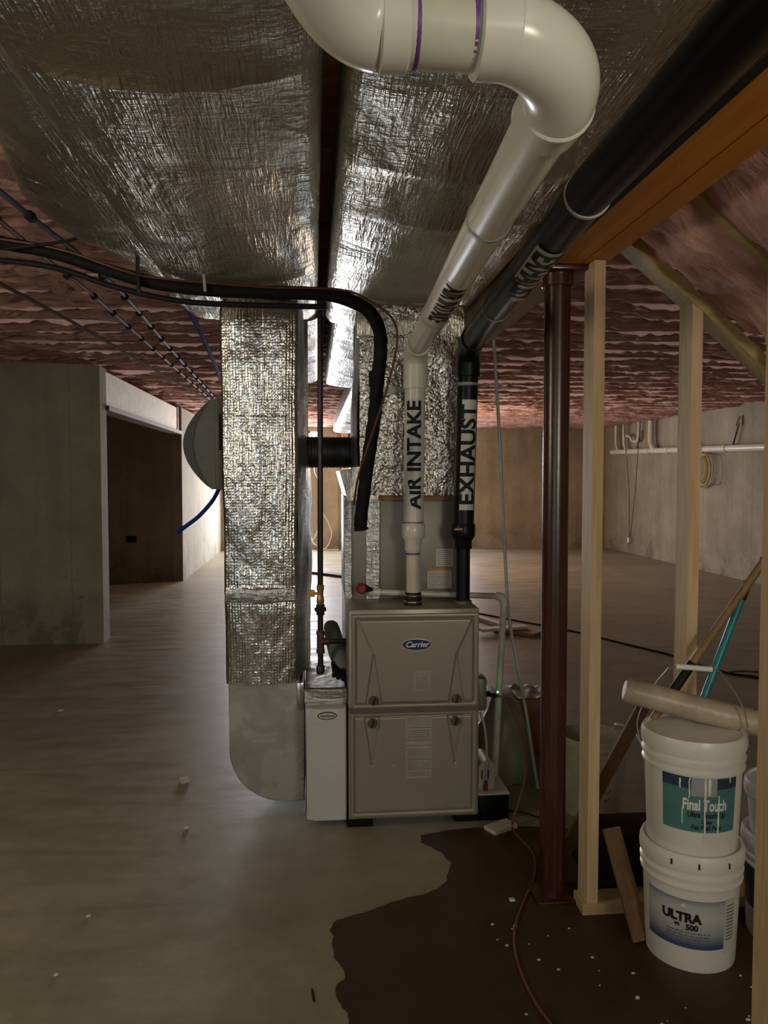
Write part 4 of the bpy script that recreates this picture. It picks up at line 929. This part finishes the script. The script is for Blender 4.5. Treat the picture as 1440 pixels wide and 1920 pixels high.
# upper bucket label
fU = lambda off: cone_map(C1, 0.356, 0.352, A0 + 0.19, off)
s = obj('label_sheet', patch_bm(-0.118, 0.118, 0.075, 0.246, fU(0.0008), 30, 8), M['teal'], tu, label='teal printed label')
obj('label_band', patch_bm(-0.118, 0.118, 0.207, 0.246, fU(0.0013), 30, 4), M['navy'], s)
obj('label_crest', patch_bm(-0.03, 0.045, 0.185, 0.246, fU(0.0016), 12, 6), M['greyband'], s)
for body, size, v, m, b_, u in (('Final Touch', 0.046, 0.157, 'white', 0.0014, 0.012), ('Ultra Touch-Up', 0.024, 0.128, 'ink', 0.0006, 0.018), ('Latex', 0.019, 0.108, 'ink', 0.0005, 0.018), ('Flat Wall Paint', 0.021, 0.090, 'ink', 0.0004, 0.018)):
    f0 = fU(0.0019); sx = 0.62 if size > 0.04 else 0.75
    obj('lettering', text_bm(body, size, (lambda f0, v, u, sx: (lambda a, c: f0(a * sx + u, c + v)))(f0, v, u, sx), b_, 0, 0.008), M[m], s)
rnd = random.Random(8)
for u, v0, v1, rr_ in ((0.010, 0.255, 0.05, 0.0042), (0.052, 0.19, 0.06, 0.003), (-0.035, 0.25, 0.178, 0.003), (-0.062, 0.235, 0.205, 0.004), (0.088, 0.25, 0.225, 0.003), (-0.055, 0.15, 0.095, 0.002), (0.022, 0.24, 0.19, 0.006)):
    f0 = fU(0.0022); n = 8; pts = [f0(u + 0.002 * nz(k, u * 40), v0 + (v1 - v0) * k / (n - 1)) for k in range(n)]
    rs = [rr_ * (0.6 + 0.6 * abs(nz(k * 1.3, u * 99))) for k in range(n)]; rs[0] = rr_ * 0.3; rs[-1] = rr_ * 0.5
    bm = bmesh.new(); tube(bm, pts, rs, 8); obj('paint_drip', bm, M['white'], tu)
t_ = Vector((C1[0], C1[1], 0)); side = Vector((math.cos(A0 + math.pi / 2), math.sin(A0 + math.pi / 2), 0)); fwd = Vector((math.cos(A0), math.sin(A0), 0))
L = t_ - side * 0.158 + Vector((0, 0, 0.645)); Rr = t_ + side * 0.158 + Vector((0, 0, 0.66))
wire = [L, L + Vector((0, 0, 0.06)) - side * 0.008, t_ - side * 0.135 + Vector((0, 0, 0.79)) - fwd * 0.01, t_ - side * 0.085 + Vector((0, 0, 0.868)), t_ - side * 0.058 + Vector((0, 0, 0.888)), t_ + side * 0.058 + Vector((0, 0, 0.888)), t_ + side * 0.085 + Vector((0, 0, 0.868)), t_ + side * 0.14 + Vector((0, 0, 0.78)), Rr]
hd = obj('handle', Tb(smooth_path(wire, 6), 0.0022, 8), M['steel'], tu)
obj('handle_grip', Tb([t_ - side * 0.052 + Vector((0, 0, 0.890)), t_ + side * 0.052 + Vector((0, 0, 0.890))], 0.0085, 14), M['white'], hd)
# lower bucket label
fL = lambda off: cone_map(C1, 0.0, 0.352, A0 + 0.03, off)
s = obj('label_sheet', patch_bm(-0.150, 0.105, 0.075, 0.225, fL(0.0008), 36, 8), M['ultra'], tl, label='blue and silver printed label')
obj('side_text_panel', patch_bm(0.106, 0.150, 0.060, 0.228, fL(0.0008), 10, 8), M['sticker'], tl)
for body, size, v, u, b_ in (('ULTRA', 0.038, 0.168, -0.030, 0.0022), ('500', 0.024, 0.140, 0.002, 0.0012), ('vc', 0.018, 0.146, -0.042, 0.0012)):
    f0 = fL(0.0016); obj('lettering', text_bm(body, size, (lambda f0, v, u: (lambda a, c: f0(a + u, c + v)))(f0, v, u), b_, 0, 0.008), M['ink'], s)
bm = bmesh.new(); rnd = random.Random(3); f0 = fL(0.0016)
for k in range(3):
    x = -0.075
    while x < 0.05:
        w_ = rnd.uniform(0.006, 0.018); zz = 0.122 - k * 0.0095
        grid(bm, 3, 2, lambda a, b_: f0(x + w_ * a, zz + 0.0035 * b_)); x += w_ + 0.003
obj('small_print', bm, M['inkgrey'], s)
bm = bmesh.new()
for k in range(11): grid(bm, 6, 2, lambda a, b_: f0(0.112 + 0.032 * a, 0.10 + k * 0.0105 + 0.0035 * b_))
obj('small_print', bm, M['inkgrey'], tl)
bm = bmesh.new(); prism(bm, [(-0.02, 0.0), (0.0, 0.02), (0.02, 0.0)], 0, 0.001, 'Y')
for v in bm.verts: v.co = Vector(f0(v.co.x * 0.5 - 0.022, 0.203 + v.co.z * 0.5)) + fwd * v.co.y
obj('logo', bm, M['white'], s)
bm = bmesh.new()
for a in (-0.35, 0.15, 0.75):
    p = t_ + Vector((math.cos(A0 + a), math.sin(A0 + a), 0)) * RB * 1.075 + Vector((0, 0, 0.336)); box(bm, p.x - 0.002, p.x + 0.002, p.y - 0.002, p.y + 0.002, p.z - 0.008, p.z + 0.008)
obj('lid_tab', bm, M['ink'], tl)
# stacked pair behind
C2 = (1.535, 2.30)
t2 = bucket(C2, 'white bucket with purple label at the lower right edge, behind the near stud', M['bucket'], 0.0, 0.33)
obj('label_sheet', patch_bm(-0.16, 0.16, 0.10, 0.24, cone_map(C2, 0.0, 0.352, math.atan2(-C2[1], -C2[0]) - 0.5, 0.001), 30, 4), plain('purple_label', (0.05, 0.035, 0.09), 0.4), t2)
bucket(C2, 'short white tub resting on the purple-labelled bucket at the right edge', M['bucket'], 0.325, 0.17, 0.138)
C3 = (1.235, 3.28)
t3 = bucket(C3, 'old dusty open bucket standing behind the stud wall beside the steel post', M['bucketold'], 0.0, 0.34, 0.143, lid=False)
c3 = Vector((C3[0], C3[1], 0))
obj('handle', Tb(smooth_path([c3 + Vector((0.12, 0.05, 0.34)), c3 + Vector((0.10, -0.02, 0.385)), c3 + Vector((0.145, -0.08, 0.38)), c3 + Vector((0.19, -0.12, 0.30)), c3 + Vector((0.25, -0.16, 0.17))], 6), 0.005, 8), M['sticker'], t3)
bm = bmesh.new(); fB = cone_map(C3, 0.0, 0.34, math.atan2(-C3[1], -C3[0]), 0.001)
for k, (u, v, w_) in enumerate(((0.05, 0.16, 0.03), (0.045, 0.14, 0.02), (0.06, 0.12, 0.025), (0.05, 0.085, 0.03), (-0.06, 0.15, 0.008))): grid(bm, 4, 2, lambda a, b_: fB(u + w_ * a, v + 0.006 * b_ + 0.01 * a))
obj('lettering', bm, M['inkgrey'], t3)

# roll of sheeting on the bucket
t = T('plastic_roll', (1.18, 2.30, 0.71), 'tan roll of plastic sheeting lying tilted across the top paint bucket', 'roll')
p0 = Vector((0.985, 2.345, 0.803)); p1 = Vector((1.430, 2.235, 0.700)); n = 40
pts = [p0.lerp(p1, k / n) for k in range(n + 1)]; rs = [0.0400 + 0.0012 * nz(k * 0.6, 2) for k in range(n + 1)]; rs[0] = 0.030
bm = bmesh.new(); tube(bm, pts, rs, 24); obj('sheeting', bm, M['rollplastic'], t)
bm = bmesh.new(); tube(bm, [p0 - (p1 - p0) * 0.002, p0 + (p1 - p0) * 0.012], [0.026, 0.026], 20); obj('loose_end', bm, M['clear'], t)
t = T('long_pole', (1.12, 2.38, 0.70), 'brown wooden pole with a black sleeve leaning up to the right above the buckets', 'pole')
a = Vector((1.095, 2.375, 0.695)); b_ = Vector((1.56, 2.385, 1.335))
obj('shaft', Tb([a, b_], 0.0135, 16), M['polebrown'], t)
obj('sleeve', Tb([a.lerp(b_, 0.13), a.lerp(b_, 0.285)], 0.0155, 16), M['ink'], t)
obj('end_cap', Tb([a.lerp(b_, 0.80), a.lerp(b_, 0.9)], 0.0150, 16), M['ink'], t)
t = T('long_pole', (1.25, 2.37, 0.70), 'teal pole with black grip leaning beside the brown one', 'pole')
a = Vector((1.216, 2.33, 0.705)); b_ = Vector((1.424, 2.40, 1.140))
obj('shaft', Tb([a, b_], 0.0125, 16), M['tealpole'], t)
obj('grip', Tb([a.lerp(b_, 0.86), a.lerp(b_, 0.90), a.lerp(b_, 0.99), a.lerp(b_, 1.0)], [0.0135, 0.0145, 0.0145, 0.011], 16), M['ink'], t)

# lath pieces, box, sheeting clutter
obj('wood_lath', BB((1.03, 2.29, 0.012), (0.985, 2.440, 0.31), 0.058, 0.014, (0, 1, 0)), M['pinedark'], smooth=False, label='short brown lath leaning on the bottom plate beside the first stud', cat='board')
obj('wood_lath', BB((0.968, 2.86, 0.02), (1.265, 2.83, 0.60), 0.05, 0.015, (0, 1, 0)), M['pinedark'], smooth=False, label='brown lath leaning diagonally behind the studs and the white buckets', cat='board')
obj('storage_tote', B(1.02, 1.33, 2.58, 2.80, 0.0, 0.20, bev=0.015), M['ink'], label='black box in the shadow behind the bottom plate and the white buckets', cat='box')
t = T('cardboard_box', (1.13, 4.1, 0.0), 'brown cardboard box on the floor right of the furnace with a crumpled sheet on top', 'box')
obj('carton', B(1.00, 1.32, 3.95, 4.25, 0.0, 0.30, bev=0.004), M['cardboard'], t)
bm = bmesh.new(); grid(bm, 20, 14, lambda a, b_: (1.08 + 0.22 * a, 3.96 + 0.24 * b_, 0.303 + 0.020 * abs(fbm(a * 3, b_ * 3, 5)))); obj('crumpled_sheet', bm, M['greyband'], t)
obj('yellow_strip', B(0.965, 1.0, 3.93, 3.94, 0.03, 0.28), M['yellowdim'], t)
bm = bmesh.new(); bmesh.ops.create_uvsphere(bm, u_segments=40, v_segments=20, radius=1.0)
for v in bm.verts:
    c = v.co; h = 1 + 0.12 * fbm(c.x * 2, c.y * 2, c.z * 2); z = max(0, c.z) ** 1.3 if c.z > 0 else 0
    v.co = Vector((0.93 + c.x * 0.17 * h, 3.72 + c.y * 0.16 * h, 0.001 + z * 0.40 * h))
bmesh.ops.remove_doubles(bm, verts=bm.verts, dist=0.0005)
obj('plastic_bag', bm, M['bag'], label='pale cone-shaped plastic bag on the floor behind the drain pipe', cat='bag')
obj('wood_block', BB((0.725, 3.09, 0.009), (0.835, 3.15, 0.009), 0.07, 0.016), M['chip'], smooth=False, label='small flat wood offcut on the floor in front of the condensate pump', cat='offcut')
obj('wood_block', BB((-0.648, 3.735, 0.012), (-0.612, 3.755, 0.012), 0.035, 0.020), M['chip'], smooth=False, label='small pale wood chip alone on the floor left of the metal elbow', cat='offcut')
obj('scrap_board', BB((1.78, 7.28, 0.018), (2.10, 6.98, 0.018), 0.22, 0.03), M['cardboard'], smooth=False, label='flat offcut board lying on the far floor right of the furnace', cat='board')
obj('scrap_board', BB((1.55, 7.05, 0.05), (2.02, 7.18, 0.05), 0.12, 0.025), M['chip'], smooth=False, label='pale offcut resting across the flat board on the far floor', cat='board')
obj('wood_strip', BB((1.50, 8.45, 0.02), (1.86, 7.35, 0.02), 0.07, 0.035), M['chip'], smooth=False, label='long pale wood strip lying on the far floor behind the drain pipe', cat='board')
obj('floor_cord', Tb(smooth_path([(1.3, 8.9, 0.008), (1.72, 8.25, 0.008), (2.1, 7.66, 0.008), (2.47, 7.11, 0.008), (2.75, 6.5, 0.008), (2.954, 6.07, 0.008), (3.02, 5.75, 0.008), (3.1, 5.48, 0.008), (3.2, 5.38, 0.008), (3.35, 5.22, 0.008), (3.5, 5.0, 0.008)], 6), 0.008, 6), M['ink'], label='thin dark cord lying across the far floor behind the studs', cat='cord')
obj('floor_cord', Tb(smooth_path([(3.1, 5.46, 0.016), (3.25, 5.48, 0.016), (3.45, 5.36, 0.016), (3.6, 5.1, 0.016)], 6), 0.008, 6), M['cord'], label='short brown cord curling beside the thin dark floor cord at right', cat='cord')
obj('metal_strip', BB((-0.5, 12.45, 0.02), (0.62, 11.2, 0.02), 0.20, 0.035), M['darkgrey'], smooth=False, label='grey strip lying on the far floor seen between the vertical ducts', cat='strip')
rnd = random.Random(21)
deb = [(-0.538, 3.236, 0.010, 'pale pebble of debris on the floor below the metal elbow, nearest the dark ring mark'), (-0.762, 2.606, 0.007, 'pale crumb of debris on the left foreground floor, upper of the two bright ones'), (-0.768, 2.30, 0.006, 'bright white crumb lowest on the left foreground floor'), (0.685, 2.572, 0.010, 'white crumb beside the brown cord right of the wet patch'), (0.655, 2.42, 0.006, 'tiny white crumb beside the cord in the foreground'), (-1.60, 4.97, 0.012, 'small crumb on the floor far left in the light')]
def chunk(x, y, r, seed):
    bm = bmesh.new(); bmesh.ops.create_icosphere(bm, subdivisions=2, radius=1.0)
    for v in bm.verts:
        c = v.co.copy(); k = 1 + 0.35 * nz(c.x * 1.5 + seed, c.y * 1.5, c.z); v.co = Vector((x + c.x * r * 1.3 * k, y + c.y * r * k, r * 0.6 + c.z * r * 0.6 * k))
    return bm
for i, (x, y, r, lb) in enumerate(deb): obj('floor_debris', chunk(x, y, r, i), M['chip'], label=lb, cat='debris')
GD = 'white paint flakes scattered around the buckets'
for i in range(34):
    x = rnd.uniform(0.55, 1.35); y = rnd.uniform(1.80, 2.44)
    if (x - C1[0]) ** 2 + (y - C1[1]) ** 2 < 0.155 ** 2 or (abs(x - 1.0) < 0.05 and y > 2.25): continue
    obj('paint_flake', chunk(x, y, rnd.uniform(0.002, 0.0055), i + 40), M['chip'], label='tiny pale flake scattered on the dark floor around the paint buckets', cat='debris', group=GD)
obj('nail', Tb([(-0.010, 2.165, 0.004), (-0.005, 2.115, 0.004)], 0.003, 6), M['ink'], label='dark nail-like sliver on the foreground floor left of the wet patch', cat='nail')

# wet patch on the floor: jagged edge
edge = [(1.25, 3.05), (0.9, 3.13), (0.60, 3.14), (0.44, 3.09), (0.425, 3.03), (0.50, 2.93), (0.517, 2.848), (0.49, 2.76), (0.461, 2.70), (0.38, 2.64), (0.276, 2.609), (0.18, 2.555), (0.105, 2.526), (0.06, 2.50), (0.048, 2.46), (0.060, 2.42), (0.052, 2.37), (0.060, 2.31), (0.085, 2.25), (0.082, 2.21), (0.055, 2.17), (0.060, 2.12), (0.085, 2.06), (0.09, 1.95), (0.12, 1.7), (0.15, 1.3), (1.7, 1.3), (2.2, 2.0), (2.0, 2.6), (1.6, 2.9)]
def jag(e):
    out = []
    for i in range(len(e)):
        a = Vector((*e[i], 0)); b_ = Vector((*e[(i + 1) % len(e)], 0)); n = max(2, int((b_ - a).length / 0.012))
        for k in range(n):
            p = a.lerp(b_, k / n); q = 0.009 * fbm(p.x * 26, p.y * 26, 2, 3); d = (b_ - a).normalized(); out.append((p.x + d.y * q, p.y - d.x * q))
    return out
bm = bmesh.new(); vs = [bm.verts.new((x, y, 0.0012)) for x, y in jag(edge)]; f = bm.faces.new(vs); bmesh.ops.triangulate(bm, faces=[f])
obj('wet_patch', bm, M['wet'], smooth=False, label='dark wet stain with a jagged edge spread over the foreground floor at right', cat='stain')

# ---------------------------------------------------------------- far right wall: drain pipes, coil, cord
t = T('drain_pipe', (6.05, 12.5, 1.9), 'long white drain pipe running level along the far right concrete wall', 'pipe')
def wp(y): return (6.05, y, 1.885 + (y - 9.8) * 0.020)
obj('main_run', Tb([wp(6.2), wp(15.2)], 0.050, 20), M['pvc'], t)
for y in (10.85, 11.5, 12.7, 13.45, 14.4, 14.95): collar(wp(y), (0, 1, 0.02), 0.060, 0.07, M['pvc'], t)
def riser(y, r, pts=None):
    z = wp(y)[2]; obj('riser', Tb(smooth_path([(6.05, y - 0.12, z), (6.05, y + 0.02, z + 0.12), (6.05, y + 0.05, z + 0.25), (6.05, y + 0.05, 2.52)], 5), r, 16), M['pvc'], t)
riser(13.35, 0.050); riser(11.9, 0.045); riser(14.55, 0.030); riser(14.95, 0.030)
obj('trap', Tb(smooth_path([(6.05, 14.62, 2.28), (6.05, 14.35, 2.27), (6.05, 14.22, 2.18), (6.05, 14.0, 2.16), (6.05, 13.92, 2.28), (6.05, 13.92, 2.52)], 6), 0.026, 12), M['pvc'], t)
for y in (10.72, 14.1):
    h = T('pipe_hanger', (6.1, y, 1.95), 'bright metal strap hanger above the white drain pipe, ' + ('nearer one, right of the second stud' if y < 12 else 'farther one, left of the second stud'), 'hanger')
    obj('strap', BB((6.08, y, 1.95), (6.11, y - 0.10, 2.26), 0.03, 0.012), M['humid'], h); obj('clip', BB((6.08, y - 0.10, 2.22), (6.12, y - 0.105, 2.36), 0.045, 0.02), M['steel'], h)
bm = bmesh.new()
t = T('hose_coil', (6.05, 11.6, 1.35), 'coil of yellow tubing hanging from the white drain pipe', 'coil')
for k, (dy, rr_) in enumerate(((0, 0.24), (-0.10, 0.22), (0.16, 0.23), (-0.30, 0.20))):
    pts = [(6.03 - 0.02 * k, 11.62 + dy + rr_ * 0.9 * math.cos(2 * math.pi * q / 36), 1.60 + rr_ * 1.15 * math.sin(2 * math.pi * q / 36)) for q in range(37)]
    obj('loop', Tb(pts, 0.013, 8), M['yellow'], t)
obj('tie', Tb([(6.04, 11.75, 1.86), (6.02, 11.8, 2.0)], 0.008, 8), M['yellow'], t)
t = T('looped_rope', (5.6, 12.8, 0.5), 'looped cord with small metal weight hanging in front of the far right wall', 'cord')
obj('cord', Tb([(5.62, 13.6, 2.50), (5.72, 13.55, 1.30), (5.72, 13.50, 0.40)], 0.009, 8), M['humid'], t)
obj('cord', Tb([(5.85, 13.4, 2.50), (5.80, 13.45, 1.30), (5.74, 13.5, 0.40)], 0.009, 8), M['humid'], t)
bm = bmesh.new(); ring(bm, (5.73, 13.5, 0.34), (0, 0, 1), 0.05, 0.13, 12, 0.02); obj('weight', bm, M['steel'], t)
# wires and stud on the far wall
obj('far_wall_stud', B(0.57, 0.70, 15.55, 15.79, 0.0, 2.45), M['pine'], smooth=False, label='wooden stud standing against the far wall, seen between the vertical ducts', cat='stud')
for i, (pts, lb) in enumerate((
    ([(0.05, 15.72, 1.9), (0.02, 15.70, 1.6), (0.16, 15.70, 1.3), (0.12, 15.7, 0.9), (0.30, 15.68, 0.55), (0.36, 15.66, 0.30), (0.22, 15.6, 0.03), (-0.1, 15.5, 0.02)], 'loose cream wire curling down the far wall to the floor, right of the gas pipe'),
    ([(-0.12, 15.70, 0.42), (-0.05, 15.68, 0.25), (0.02, 15.66, 0.12), (0.25, 15.6, 0.02), (0.5, 15.5, 0.02)], 'cream wire looping low on the far wall behind the gas pipe'),
    ([(-0.14, 15.68, 0.12), (0.0, 15.66, 0.24), (0.08, 15.66, 0.40)], 'short cream wire end sticking up from the far floor left of the gas pipe'))):
    obj('loose_wire', Tb(smooth_path(pts, 6), 0.008, 6), M['pvc'], label=lb, cat='wire')
bm = bmesh.new(); box(bm, -2.64, -2.50, 11.12, 11.15, 0.56, 0.65, bev=0.01); obj('wall_outlet_box', bm, M['ink'], label='small dark box on the shadowed recessed wall at left', cat='box')
